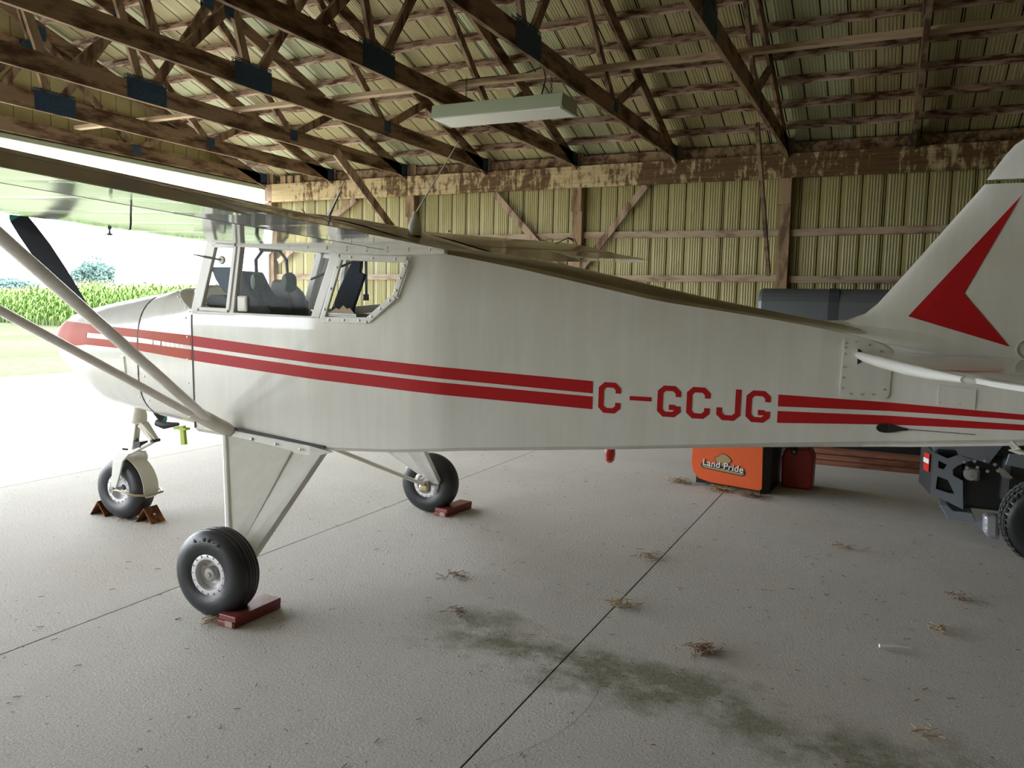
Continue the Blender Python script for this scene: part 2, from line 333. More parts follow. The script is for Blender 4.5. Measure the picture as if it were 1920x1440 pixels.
# header board pairs, spliced over the posts
PX = [-9.45, -6.68, -4.0, -1.28, 1.46, 4.2, 6.9]
hx = [-9.38, -4.07, 1.5, ENDX]
for a, b in zip(hx, hx[1:]):
    MB().box((a+.003, 10.35, BEAMZ-.288), (b-.003, 10.39, BEAMZ)).build('header_board', M['header'], wall_far)
MB().box((-9.52, 10.352, BEAMZ-.27), (-9.385, 10.5, BEAMZ)).build('header_end_block', M['brace_z'], wall_far)
for px in PX:
    MB().box((px-.07, 10.395, 0), (px+.07, WY-.005, 3.9)).build('post', M['post'], wall_far, bevel=.004)
    MB().box((px-.075, 10.352, 2.86), (px+.068, 10.394, BEAMZ-.29)).build('post_scab', M['post'], wall_far)
for z in (.45, 1.21, 1.93, 2.67):
    zz = {2.67: 2.53, 1.93: 1.955, 1.21: 1.38}.get(z, z)
    for a, b in zip(PX, PX[1:]):
        j = random.uniform(-.012, .012)
        MB().beam((a+.072, WY-.03, zz+j), (b-.072, WY-.03, zz-j), .036, .085).build('girt', M['girt'], wall_far)
for a, b in (((-5.30, 3.17), (-4.12, 1.95)), ((-3.05, 3.17), (-3.93, 2.08)), ((-7.72, 3.17), (-8.75, 2.55)), ((-8.75, 2.55), (-9.30, 2.2))):
    MB().beam((a[0], 10.42, a[1]), (b[0], 10.42, b[1]), .036, .09).build('wall_brace', M['brace_z'], wall_far)
# light coloured corner post of the door, seen through the cabin glass
MB().box((-9.62, 10.36, 0), (-9.46, 10.5, 3.2)).build('corner_post', M['trimw'], wall_far)
for sx in (-9.44,): MB().beam((sx, 10.34, 2.35), (-8.7, 10.34, 3.0), .04, .09).build('wall_brace', M['brace_z'], wall_far)

# other walls (mostly behind the camera)
wall_near = tag(empty('wall_near'), kind='structure'); wall_right = tag(empty('wall_right'), kind='structure')
x = DOORX
while x < ENDX: place(wm, 'wall_panel', wall_near, Matrix.Translation((x+SW, NEARY, .0)) @ Matrix.Rotation(math.pi, 4, 'Z')); x += SW
MB().box((DOORX, NEARY-.06, -.05), (ENDX, NEARY-.03, 3.75)).build('outer_sheathing', M['wall'], wall_near)
wm2 = sheet_mesh('end_wall_panel', SW, 6.4, M['wall']); y = WY
while y > NEARY: place(wm2, 'wall_panel', wall_right, Matrix.Translation((ENDX, y, -.02)) @ Matrix.Rotation(-math.pi/2, 4, 'Z')); y -= SW
MB().box((ENDX+.03, NEARY, -.05), (ENDX+.06, WY, 6.4)).build('outer_sheathing', M['wall'], wall_right)

# gable over the open door
wall_left = tag(empty('wall_left'), kind='structure')
y = WY-.02; k = 0
while y > NEARY+.1:
    y0 = y-.235; top0, top1 = tz(y)+.1, tz(y0)+.1
    mb = MB(); X0 = DOORX-.03
    for a, b, d in ((0, .010, .016), (.010, .235, 0)):
        ya, yb = y-a, y-b; za = top0+(top1-top0)*a/.235; zb = top0+(top1-top0)*b/.235
        mb.add([(X0-d, ya, 3.40), (X0-d, yb, 3.40), (X0-d, yb, zb), (X0-d, ya, za)], [(0,1,2,3)])
        if a == 0: mb.add([(X0-d, yb, 3.40), (X0, yb, 3.40), (X0, yb, zb), (X0-d, yb, zb)], [(0,1,2,3)]).add([(X0-d, ya, 3.40), (X0, ya, 3.40), (X0, ya, za), (X0-d, ya, za)], [(3,2,1,0)])
    mb.build('gable_panel', M['gable'], wall_left); y = y0
pg = [(DOORX-.06, WY, 3.4), (DOORX-.06, WY, tz(WY)+.1), (DOORX-.06, RIDGEY, tz(RIDGEY)+.1), (DOORX-.06, NEARY, tz(NEARY)+.1), (DOORX-.06, NEARY, 3.4)]
MB().prism(pg, (-.02, 0, 0)).build('outer_sheathing', M['gable'], wall_left)
MB().box((DOORX-.02, NEARY, 3.385), (DOORX+.065, WY-.15, 3.44)).build('door_head_trim', M['fixture'], wall_left)
for z in (3.98, 4.55, 5.1):
    ye = 10-(z-3.55)*3
    MB().beam((DOORX, RIDGEY-(ye-RIDGEY), z), (DOORX, ye, z), .04, .1).build('gable_girt', M['truss'], wall_left)

# roof: sheets, purlins, lateral braces -------------------------------
ceiling = tag(empty('ceiling'), kind='structure')
slope = math.atan(1/3.0); L = (11.1-RIDGEY)/math.cos(slope)
ra = sheet_mesh('roof_panel_green', .95, L, M['roofA'], .0048); rb = sheet_mesh('roof_panel_tan', .95, L, M['roofB'], .0048)
ROFF = .175
def roofmat(x, side):
    # local z runs up the slope, local y points out of the roof
    zaxis = Vector((0, -side*math.cos(slope), math.sin(slope))); yaxis = Vector((0, side*math.sin(slope), math.cos(slope))); xaxis = yaxis.cross(zaxis)
    ey = RIDGEY+side*L*math.cos(slope); ez = tz(RIDGEY)-L*math.sin(slope)+ROFF
    mt = Matrix((xaxis, yaxis, zaxis)).transposed().to_4x4(); mt.translation = (x, ey, ez); return mt
x = -.56-.95*10+.0; k = 1
while x < ENDX+.3:
    tan = k in (1, 3, 5, 6, 8, 9, 11, 12, 14) 
    place(rb if tan else ra, 'roof_panel', ceiling, roofmat(x+(0 if roofmat(0, 1)[0][0] > 0 else .95), 1))
    place(rb if not tan else ra, 'roof_panel', ceiling, roofmat(x+(0 if roofmat(0, -1)[0][0] > 0 else .95), -1))
    x += .95; k += 1
pys = [9.98-.43*i for i in range(21)]
for yp in pys:
    for sd in (1, -1):
        yy = yp if sd == 1 else 2*RIDGEY-yp
        up = Vector((0, sd*math.sin(slope), math.cos(slope)))
        cx = -9.55
        segs = [(-9.58, -4.03), (-4.03, 1.46), (1.46, ENDX)] if sd == 1 else [(-9.58, ENDX)]
        for a, b in segs:
            c0 = Vector((a+.003, yy, tz(yy)))+up*(.075+.045); c1 = Vector((b-.003, yy, tz(yy)))+up*(.075+.045)
            # waney lower edge
            mb = MB(); n = 26 if sd == 1 else 1; rings = []
            for i in range(n+1):
                c = c0.lerp(c1, i/n); s_ = Vector((0, up.z, -up.y)); lo = .042+(random.uniform(-.012, .012) if 0 < i < n else 0)
                rings.append([c+s_*.02-up*lo, c+s_*.02+up*.042, c-s_*.02+up*.042, c-s_*.02-up*(lo+random.uniform(-.006, .006))])
            mb.loft(rings).build('purlin', M['purlin'], ceiling)
for a, b in zip([-9.4, -5.38, -1.26], [-5.385, -1.265, ENDX]):
    MB().beam((a, 6.9, 3.66), (b, 6.9, 3.66), .09, .04).build('lateral_brace', M['brace'], ceiling)
MB().box((-9.2, 10.41, 3.463), (ENDX, 10.44, 3.60)).build('eave_shade_board', M['truss'], ceiling)  # dark board added to stand for the shade above the header
MB().box((-9.6, 10.66, 3.30), (ENDX, 10.70, 3.62)).build('eave_board', M['dark'], ceiling)
MB().box((-9.6, 10.44, 3.40), (ENDX, 10.66, 3.43)).build('eave_soffit', M['dark'], ceiling)
for sx in (-9.2, -9.05, -8.9): MB().box((sx, 10.36, BEAMZ+.003), (sx+.11, 10.6, BEAMZ+.12)).build('eave_block', M['post'], ceiling)

# trusses -------------------------------------------------------------
order = ['over the open door', 'second in from the open door', 'third in from the open door', 'fourth in from the open door', 'left of the light fixture',
         'right of the light fixture', 'meeting the dark far post', 'seen nearly end-on', 'last at right edge']
def joint_plates(root, x, y, z, w, h, big=False):
    mb = MB().box((x+.0195, y-w/2, z-h/2), (x+.0225, y+w/2, z+h/2)).box((x-.0225, y-w/2, z-h/2), (x-.0195, y+w/2, z+h/2))
    if big:   # bent-over teeth along the upper edge
        for sx in (-.021, .021):
            n = 13; zt = z+h/2
            for i in range(n):
                y0_, y1_ = y-w/2+w*i/n, y-w/2+w*(i+1)/n
                for a_, b_ in ((y0_, y1_), (y1_, y0_)):
                    mb.beam((x+sx, a_, zt), (x+sx, b_, zt+.03), .002, .006, (0, 1, 0))
            mb.beam((x+sx, y-w/2, zt+.031), (x+sx, y+w/2, zt+.031), .002, .006)
    mb.build('splice_plate' if big else 'nail_plate', M['plate'], root)
for k, x in enumerate(TX):
    root = tag(empty('roof_truss', (0, 0, 0)), 'weathered brown timber roof truss with navy nail plates, '+order[k], 'roof truss', 'roof trusses')
    yb = 10.6; ch = .175
    ys_ = [yb, 5.75, .3, 2*RIDGEY-5.75, 2*RIDGEY-yb]
    for a, b in zip(ys_, ys_[1:]):
        MB().box((x-.019, b+.002, BEAMZ+.002), (x+.019, a-.002, BEAMZ+ch)).build('bottom_chord', M['truss'], root)
    for sd in (1, -1):
        def P(y, z): return (x, y if sd == 1 else 2*RIDGEY-y, z)
        up = Vector((0, sd*math.sin(slope), math.cos(slope)))
        MB().beam(P(10.75, tz(10.75)), P(RIDGEY, tz(RIDGEY)), .038, .145, up).build('top_chord', M['truss'], root)
        webs = [((7.90, 3.60), (8.68, 4.02)), ((7.80, 3.60), (6.47, 4.72)), ((5.80, 3.62), (6.56, 4.70)), ((5.66, 3.62), (5.16, 5.15)), ((4.95, 3.60), (5.47, 4.12)), ((4.66, 3.60), (3.95, 5.55)), ((2.9, 3.6), (3.8, 5.55)), ((2.7, 3.6), (1.25, 6.4))]
        for (a, az), (b, bz) in webs:
            MB().beam(P(a, az), P(b, bz), .036, .085, (1, 0, 0) if False else Vector((0, 1, 0))).build('web', M['truss_x'], root)
        joint_plates(root, x, 5.72 if sd == 1 else 2*RIDGEY-5.72, BEAMZ+.105, .46, .19, True)
        joint_plates(root, x, P(7.85, 0)[1], BEAMZ+.11, .13, .13)
        joint_plates(root, x, P(6.52, 0)[1], 4.70, .14, .16); joint_plates(root, x, P(5.43, 0)[1], 4.07, .10, .13)
        joint_plates(root, x, P(10.33, 0)[1], BEAMZ+.09, .22, .15)
        MB().box((x+.022, P(10.42, 0)[1]-.05, BEAMZ+.01), (x+.055, P(10.42, 0)[1]+.08, BEAMZ+.30)).build('heel_block', M['truss_x'], root)
    if k == 2: MB().beam((x+.04, 8.62, 3.52), (x+.04, 10.36, 2.38), .036, .13).build('knee_brace', M['brace_z'], root)
    if k == 6: MB().beam((x-.04, 8.30, 3.38), (x-.04, 9.62, 1.98), .036, .085).build('knee_brace', M['truss_x'], root)

# fluorescent light fixture -------------------------------------------
fx = tag(empty('light_fixture', (-3.31, 6.66, 3.25)), 'pale green fluorescent light fixture hanging on chains under the trusses', 'light fixture')
mb = MB(); hl = .65; rings = []
mb.prism([(-hl, -.19, .005), (-hl, .19, .005), (-hl, .165, .125), (-hl, -.165, .125)], (2*hl, 0, 0)); mb.build('housing', M['fixture'], fx, bevel=.004)
MB().box((-hl+.02, -.175, -.006), (hl-.02, .175, .004)).build('diffuser', M['lens'], fx)
for sx in (-1, 1): MB().box((sx*(hl+.004)-.004, -.195, -.008), (sx*(hl+.004)+.004, .195, .012)).build('end_lip', M['fixture'], fx)
for sx in (-.45, .42):
    mb = MB(); n = 11
    for i in range(n):
        z = .13+i*.028; a = (i % 2)*math.pi/2; pts = [(sx+.009*math.cos(a)*math.cos(q_), .12+.009*math.sin(a)*math.cos(q_), z+.019*math.sin(q_)) for q_ in [2*math.pi*j/8 for j in range(9)]]
        mb.tube(pts, .0025, 4, cap=False)
    mb.build('chain', M['mdark'], fx)
mb = MB().tube([(-.85, .22, .38), (-.6, .25, .45), (-.3, .22, .44), (.1, .22, .435), (.3, .2, .47), (.35, .15, .35), (.36, .0, .09)], .007, 6); mb.build('power_cord', M['mdark'], fx, smooth=True)

exec_parts = []
# ================================================================== AIRCRAFT (local u aft, v to the far side, w up)
TH = math.radians(3.5)
AC = tag(empty('light_aircraft', (-2.99, 3.94, 0), TH), 'white high-wing light aircraft with twin red stripes, lettered C-GCJG, parked nose to the door', 'aircraft')
I = np.interp
def half(u): return float(I(u, [-1.15, -.7, -.2, .13, .75, .9, 3.0, 3.7], [.50, .517, .532, .535, .515, .50, .04, .030]))
def zb(u): return float(I(u, [-.7, -.3, .18, .6, .98, 1.77, 2.6, 3.09, 3.7], [.775, .758, .743, .765, .80, .85, .911, .945, 1.005]))
def zcrease(u): return float(I(u, [-.7, .595, 1.265, 1.957, 2.561, 3.7], [1.40, 1.392, 1.314, 1.266, 1.223, 1.14]))
def corner(u): return float(I(u, [.70, .93, 1.257, 1.945, 2.45, 2.75, 3.0, 3.7], [1.803, 1.80, 1.74, 1.589, 1.517, 1.465, 1.40, 1.29]))
def ridge(u): return float(I(u, [.74, .93, 1.293, 1.505, 1.88, 2.23, 2.54, 2.7, 3.0, 3.7], [1.86, 1.85, 1.795, 1.752, 1.669, 1.596, 1.536, 1.51, 1.47, 1.36]))
def topside(u):
    if u < .735: return float(I(u, [-.7, .2, .486, .66, .735], [1.47, 1.462, 1.447, 1.575, 1.777]))
    return corner(u)
def fus_v(u, z):
    b = .014*min(1, max(0, (3.0-u)/2.4)); a, c, d = zb(u), zcrease(u), max(corner(max(u, .9)), zcrease(u)+.05)
    k = (z-a)/(c-a) if z < c else max(0, (d-z)/(d-c))
    return -(half(u)+b*max(0, min(1, k)))
def cowl_par(u):
    US = [-2.03, -2.02, -1.99, -1.93, -1.8, -1.6, -1.15, -.9, -.7]
    g = lambda arr: float(I(u, US, arr))
    return (g([1.19, 1.15, 1.09, 1.03, .93, .845, .785, .775, .772]), g([1.385, 1.42, 1.445, 1.47, 1.50, 1.535, 1.60, 1.635, 1.66]), g([.26, .33, .385, .42, .447, .472, .503, .515, .52]), g([2.2, 2.2, 2.3, 2.4, 2.6, 2.9, 3.3, 4.2, 5.0]))
def cowl_v(u, z):
    a, b, h, n = cowl_par(u); zc = (a+b)/2; k = min(.999, abs((z-zc)/((b-a)/2))); return -h*(1-k**n)**(1/n)
def skin(u, z): return cowl_v(u, z) if u < -.7 else fus_v(u, z)

# fuselage
mb = MB(); st = sorted(set([-.7+.1*i for i in range(46) if -.7+.1*i < 3.66]+[.13, .2, .486, .573, .66, .6975, .735, .74, .93, 3.66]))
for sd in (-1, 1):
    rings = []
    for u in st:
        b, T = zb(u), topside(u); cz = zcrease(u); pts = [(u, 0, b-.012), (u, sd*half(u)*.6, b-.010), (u, sd*(half(u)-.025), b), (u, sd*half(u)*.995, b+.02)]
        zz = [b+(cz-b)*k for k in (.25, .5, .75, 1)] if T > cz else [b+(T-b)*k for k in (.25, .5, .75, .95)]
        zz += [zz[-1]+(T-zz[-1])*k for k in (.25, .5, .75, 1)]
        pts += [(u, -sd*fus_v(u, z), z) for z in zz]; rings.append(pts if sd == 1 else pts[::-1])
    mb.loft(rings, 0, False, closed=False)
ndeck = len(mb.f)
# deck
rings = []
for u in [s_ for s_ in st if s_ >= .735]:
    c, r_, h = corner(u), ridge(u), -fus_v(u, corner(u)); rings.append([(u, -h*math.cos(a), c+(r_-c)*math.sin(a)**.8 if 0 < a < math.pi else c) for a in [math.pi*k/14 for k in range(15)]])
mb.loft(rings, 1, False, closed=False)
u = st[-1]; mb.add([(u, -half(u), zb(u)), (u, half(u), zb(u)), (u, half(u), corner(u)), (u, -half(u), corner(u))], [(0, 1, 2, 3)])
fus = mb.build('fuselage', [M['white'], M['roof_sheen']], AC, smooth=True)

def cowl_mesh(u0_, u1, mat, name, front=False):
    mb = MB(); us = list(np.linspace(u0_, u1, int((u1-u0_)/.04)+2)); n = 22
    if front: us = [-2.03, -2.027, -2.02, -2.01, -1.99, -1.96, -1.93, -1.88]+[x_ for x_ in us if x_ > -1.85]
    for sd in (-1, 1):
        rings = []
        for u in us:
            a, b, h, e = cowl_par(u); zc, hh = (a+b)/2, (b-a)/2
            zcut = b if u <= -.98 else float(I(u, [-.98, -.9, -.8, -.69], [b, 1.595, 1.535, 1.470]))
            kmax = min(1, (zcut-zc)/hh); tmax = math.asin(min(1, kmax**(e/2))) if kmax < .9999 else math.pi/2
            ring = []
            for i in range(n+1):
                t_ = -math.pi/2+(tmax+math.pi/2)*i/n; cc, ss = math.cos(t_), math.sin(t_)
                ring.append((u, sd*h*abs(cc)**(2/e), zc+hh*(1 if ss > 0 else -1)*abs(ss)**(2/e)))
            rings.append(ring if sd == 1 else ring[::-1])
        mb.loft(rings, 0, False, closed=False)
    o = mb.build(name, mat, AC, smooth=True)
    return o
cw = cowl_mesh(-2.03, -1.153, M['white'], 'engine_cowling', True); bc = cowl_mesh(-1.147, -.70, M['white'], 'boot_cowl')
# nose face with air inlets
mb = MB(); ring = []
a, b, h, e = cowl_par(-2.03); zc, hh = (a+b)/2, (b-a)/2
for i in range(32):
    t_ = 2*math.pi*i/32; cc, ss = math.cos(t_), math.sin(t_); ring.append((-2.03, h*math.copysign(abs(cc)**(2/e), cc), zc+hh*math.copysign(abs(ss)**(2/e), ss)))
mb.add(ring, [tuple(range(32))]); mb.build('nose_face', M['white'], cw)
for sd in (-1, 1): MB().lathe([(0, 0), (.055, 0), (.055, .004), (.0, .004)], (-2.037, sd*.11, 1.29), (1, 0, 0), 20).build('air_inlet', M['black'], cw)
# joint gaskets
def hoop(u, off, w, mat, name, par, frac=1.0):
    a, b, h, e = cowl_par(u); zc, hh = (a+b)/2, (b-a)/2; mb = MB(); r1, r2 = [], []
    n = 64; rings = []
    for i in range(n+1):
        t_ = 2*math.pi*i/n; cc, ss = math.cos(t_), math.sin(t_); v_, z_ = math.copysign(abs(cc)**(2/e), cc), math.copysign(abs(ss)**(2/e), ss)
        rings.append([(u+du, (h+o)*v_, zc+(hh+o)*z_) for du, o in ((-w/2, -.004), (-w/2, off), (w/2, off), (w/2, -.004))])
    mb.loft(rings, 0, False).build(name, mat, par, smooth=True)
hoop(-1.15, .0015, .009, M['black'], 'cowl_joint', cw)
mb = MB(); rings = []
for i in range(30):
    z = .80+(1.462-.80)*i/29; v_ = fus_v(-.7, z); rings.append([(-.703, v_-.003, z), (-.695, v_-.003, z), (-.695, v_+.004, z), (-.703, v_+.004, z)])
mb.loft(rings).build('cowl_joint', M['black'], bc)
# small parts on the cowling
mb = MB()
for a_, b_ in (((-1.02, 1.352), (-1.02, 1.235)), ((-.955, 1.352), (-.955, 1.235)), ((-1.02, 1.235), (-.955, 1.235))):
    mb.beam((a_[0], cowl_v(*a_)-.001, a_[1]), (b_[0], cowl_v(*b_)-.001, b_[1]), .0022, .0022)
mb.build('access_door_seam', M['chock'], bc)
mb = MB().box((-1.30, cowl_v(-1.3, 1.19)-.004, 1.19), (-1.27, cowl_v(-1.3, 1.19)+.01, 1.198)).tube([(-1.27, cowl_v(-1.27, 1.19)-.004, 1.19), (-1.262, cowl_v(-1.26, 1.12)-.004, 1.12), (-1.26, cowl_v(-1.26, 1.06)-.004, 1.06)], .003, 5)
mb.tube([(-1.29, cowl_v(-1.28, 1.1)-.004, 1.10), (-1.285, cowl_v(-1.28, 1.04)-.004, 1.04)], .004, 5); mb.build('cowl_latch', M['metal'], cw)
def screws(pts, par, r=.006, name='screws', mat=None, off=.001):
    mb = MB()
    for u, z in pts:
        v_ = skin(u, z); mb.lathe([(0, -.003), (r*.7, -.0025), (r, 0), (r, .004)], (u, v_-off, z), (0, 1, 0), 8)
    o = mb.build(name, mat or M['screw'], par); return o
screws([(-.745, 1.33), (-.745, 1.20), (-.745, 1.06), (-.745, .93), (-1.10, .93), (-1.18, .95), (-1.10, 1.08), (-.76, 1.44)], bc)

# red stripes: strips that follow the skin, 1.5 mm proud
def strip(name, us, top, bot, mat, par=AC, nz=5, vf=skin, off=.0016):
    rings = []
    for u in us:
        a, b = top(u), bot(u); rings.append([(u, vf(u, b+(a-b)*k/nz)-off, b+(a-b)*k/nz) for k in range(nz+1)])
    mb = MB().loft(rings, 0, False, closed=False)
    return mb.build(name, mat, par, smooth='all')
SU = [-2.13, -1.9, -1.6, -1.15, -.67, .186, 1.657, 2.52, 3.2, 3.55]
t1 = lambda u: float(I(u, SU, [1.392, 1.392, 1.378, 1.362, 1.338, 1.276, 1.190, 1.158, 1.133, 1.120]))
b1 = lambda u: float(I(u, SU, [1.300, 1.335, 1.325, 1.312, 1.277, 1.218, 1.129, 1.101, 1.100, 1.096]))
t2 = lambda u: float(I(u, SU, [1.300, 1.310, 1.296, 1.283, 1.255, 1.195, 1.113, 1.079, 1.078, 1.075]))
b2 = lambda u: float(I(u, SU, [1.24, 1.262, 1.250, 1.235, 1.193, 1.132, 1.050, 1.022, 1.042, 1.049]))
R_ = lambda a, b, d=.03: list(np.arange(a, b, d))+[b]
# faded one-colour band round the nose, then two stripes
strip('nose_band', R_(-1.995, -1.62, .02), t1, lambda u: float(I(u, [-2.0, -1.95, -1.86, -1.62], [1.32, 1.27, 1.225, 1.250])), M['orangered'], AC, 8)
strip('upper_stripe', R_(-1.62, -1.155, .02), t1, lambda u: b1(u)-(.0 if u > -1.59 else 0), M['orangered'])
strip('lower_stripe', R_(-1.62, -1.155, .02), lambda u: t2(u), b2, M['orangered'])
strip('upper_stripe', R_(-1.145, -.705, .02), t1, b1, M['orangered']); strip('lower_stripe', R_(-1.145, -.705, .02), t2, b2, M['orangered'])
strip('upper_stripe', R_(-.693, 1.657), t1, b1, M['red']); strip('lower_stripe', R_(-.693, 1.657), t2, b2, M['red'])
strip('upper_stripe', R_(2.516, 3.655), t1, b1, M['red']); strip('lower_stripe', R_(2.516, 3.655), t2, b2, M['red'])

# registration letters, octagonal strokes
def stroke(pts, w):
    pts = [Vector(p) for p in pts]; L_, R2 = [], []
    for i, p in enumerate(pts):
        d1 = (pts[i]-pts[i-1]).normalized() if i else (pts[1]-pts[0]).normalized(); d2 = (pts[i+1]-pts[i]).normalized() if i < len(pts)-1 else d1
        n1, n2 = Vector((-d1.y, d1.x)), Vector((-d2.y, d2.x)); n = (n1+n2).normalized(); k = w/2/max(.3, n.dot(n1)); L_.append(p+n*k); R2.append(p-n*k)
    return L_, R2
def letter(name, u0_, u1, ztop, paths, t=.026):
    h = .153; w = u1-u0_; mb = MB(); sl = -.024
    for pth in paths:
        Lp, Rp = stroke([(x_*w, y_*h) for x_, y_ in pth], t); fine = []
        vs = []
        for a, b in zip(Lp, Rp):
            for q in (a, b): u = u0_+q.x+ (h-q.y)*-.012; z = ztop-h+q.y+sl*q.x; vs.append((u, skin(u, z)-.0017, z))
        mb.add(vs, [(2*i, 2*i+1, 2*i+3, 2*i+2) for i in range(len(Lp)-1)])
    return mb.build(name, M['red'], AC)
w_, h_ = .106, .153; tx, ty = .013/w_, .013/h_; cx, cy = .032/w_, .032/h_
Cp = [(1-tx, .655), (1-tx, 1-cy), (1-cx, 1-ty), (cx, 1-ty), (tx, 1-cy), (tx, cy), (cx, ty), (1-cx, ty), (1-tx, cy), (1-tx, .35)]
Gp = Cp[:-1]+[(1-tx, .36)]; Gb = [(1-2*tx+.02, .315), (.5, .315)]
Jp = [(1-tx, 1), (1-tx, cy), (1-cx, ty), (cx, ty), (tx, cy), (tx, .40)]
letter('registration_letter_c', 1.686, 1.793, 1.188, [Cp]); letter('registration_hyphen', 1.835, 1.938, 1.188, [[(0, .51), (1, .51)]], .021)
letter('registration_letter_g', 1.965, 2.076, 1.182, [Gp, Gb]); letter('registration_letter_c', 2.101, 2.211, 1.180, [Cp])
letter('registration_letter_j', 2.240, 2.351, 1.177, [Jp]); letter('registration_letter_g', 2.373, 2.485, 1.174, [Gp, Gb])

# cabin framing --------------------------------------------------------
VS = .533
def bar(name, p, q, w, d, mat='trimw', par=AC, sd=-1, voff=0):
    return MB().beam((p[0], sd*(VS-d/2+.006+voff), p[1]), (q[0], sd*(VS-d/2+.006+voff), q[1]), d, w, Vector((0, 0, 1)) if abs(q[1]-p[1]) < abs(q[0]-p[0]) else Vector((1, 0, 0))).build(name, M[mat], par, bevel=.003)
for sd in (-1, 1):
    bar('windshield_pillar', (-.675, 1.475), (-.548, 1.875), .045, .05, sd=sd)
    bar('door_pillar', (-.405, 1.475), (-.345, 1.865), .03, .04, sd=sd)
    bar('rear_door_pillar', (.155, 1.455), (.292, 1.812), .05, .05, sd=sd)
    bar('window_sill', (-.69, 1.476), (.17, 1.463), .018, .03, sd=sd)
    # quarter light frame
    q = [(-.628, 1.497), (-.425, 1.492), (-.368, 1.848), (-.515, 1.852)]
    wf = empty('quarter_window', parent=AC)
    for i in range(4): MB().beam((q[i][0], sd*.535, q[i][1]), (q[(i+1)%4][0], sd*.535, q[(i+1)%4][1]), .024, .022 if i in (0, 2) else .024, Vector((0, 0, 1)) if i in (0, 2) else Vector((1, 0, 0))).build('window_frame', M['trimw'], wf, bevel=.003)
    MB().prism([(a_, sd*.532, b_) for a_, b_ in q], (0, .003, 0)).build('pane', M['glass'], wf)
    dw = [(-.39, 1.478), (.13, 1.463), (.262, 1.80), (-.33, 1.845)]
    MB().prism([(a_, sd*.524, b_) for a_, b_ in dw], (0, .003, 0)).build('door_window', M['glass'], AC)
    rw = [(.208, 1.455), (.489, 1.458), (.650, 1.585), (.722, 1.772), (.325, 1.787)]
    rq = empty('rear_window', parent=AC)
    MB().prism([(a_, sd*.528, b_) for a_, b_ in rw], (0, .003, 0)).build('pane', M['glass'], rq)
    for i in range(5):
        a_, b_ = rw[i], rw[(i+1)%5]; hz = abs(b_[1]-a_[1]) < abs(b_[0]-a_[0])*.9
        MB().beam((a_[0], sd*.538, a_[1]), (b_[0], sd*.538, b_[1]), .018 if hz else .03, .034 if hz else .018, Vector((0, 0, 1)) if hz else Vector((0, 1, 0))).build('window_frame', M['trimw'], rq, bevel=.004)
    if sd == -1:
        mb = MB()
        for i in range(5):
            a_, b_ = Vector(rw[i]), Vector(rw[(i+1)%5]); n = 3 if (b_-a_).length > .2 else 2
            for j in range(n):
                c = a_.lerp(b_, (j+.5)/n); mb.lathe([(0, -.004), (.005, -.003), (.0065, 0), (.0065, .004)], (c.x, -.549, c.y), (0, 1, 0), 8)
        mb.build('screws', M['screw'], rq)
# rail between windows and wing
for sd in (-1, 1):
    mb = MB(); us_ = [-.56, -.3, 0, .3, .6, .93]; lo = [1.848, 1.842, 1.822, 1.803, 1.792, 1.80]; hi = [1.90, 1.90, 1.885, 1.87, 1.845, 1.82]
    rings = [[(u, sd*.500, l), (u, sd*.538, l), (u, sd*.538, h), (u, sd*.500, h)] for u, l, h in zip(us_, lo, hi)]
    mb.loft(rings).build('cabin_rail', M['trimw'], AC, bevel=.002)
mb = MB()
for u in np.linspace(-.5, .85, 12): mb.lathe([(0, -.003), (.004, -.002), (.005, 0), (.005, .003)], (u, -.540, float(I(u, us_, lo))+.022), (0, 1, 0), 6)
mb.build('screws', M['screw'], AC)
MB().box((.02, -.545, 1.853), (.035, -.535, 1.868)).box((-.04, -.545, 1.876), (.09, -.537, 1.879)).build('door_catch', M['black'], AC)

# windshield
rings = []
for u in np.linspace(-.97, -.70, 10):
    z = float(I(u, [-.98, -.9, -.8, -.69], [1.60, 1.588, 1.53, 1.466])); h_ = -cowl_v(u, z)*.985; rings.append([(u, h_*math.sin(a), z+.03*(math.cos(a)) if abs(a) < 1.5 else z) for a in [math.pi*(k/12-.5) for k in range(13)]])
MB().loft(rings, 0, False, closed=False).build('dash_cover', M['trimw'], AC, smooth='all')
mb = MB(); rings = []
for i in range(25):
    s_ = -1+2*i/24; a = abs(s_); ub = -.98+.285*a**2.2; zc_ = float(I(ub, [-.98, -.9, -.8, -.69], [1.622, 1.595, 1.535, 1.475])); vb = s_*.505
    ut = -.63+.085*a**2; rings.append([(ub+(ut-ub)*k/6+-.03*math.sin(math.pi*k/6)*(1-a), vb+(s_*.52-vb)*k/6, zc_+(1.885-zc_)*k/6) for k in range(7)])
mb.loft(rings, 0, False, closed=False).build('windshield', M['glass'], AC, smooth='all')
mb = MB(); rr_ = []
for i in range(25):
    s_ = -1+2*i/24; a = abs(s_); ub = -.98+.285*a**2.2; zc_ = float(I(ub, [-.98, -.9, -.8, -.69], [1.622, 1.595, 1.535, 1.475])); c = Vector((ub, s_*.508, zc_))
    rr_.append([c+Vector((-.014, -.004*(-s_), -.006)), c+Vector((-.008, s_*.006, .010)), c+Vector((.012, s_*.004, .022)), c+Vector((.012, 0, 0))])
mb.loft(rr_).build('windshield_strip', M['trimw'], AC, smooth=True)
screws([(-.73, 1.478), (-.77, 1.502), (-.82, 1.532), (-.87, 1.56)], AC, .005)

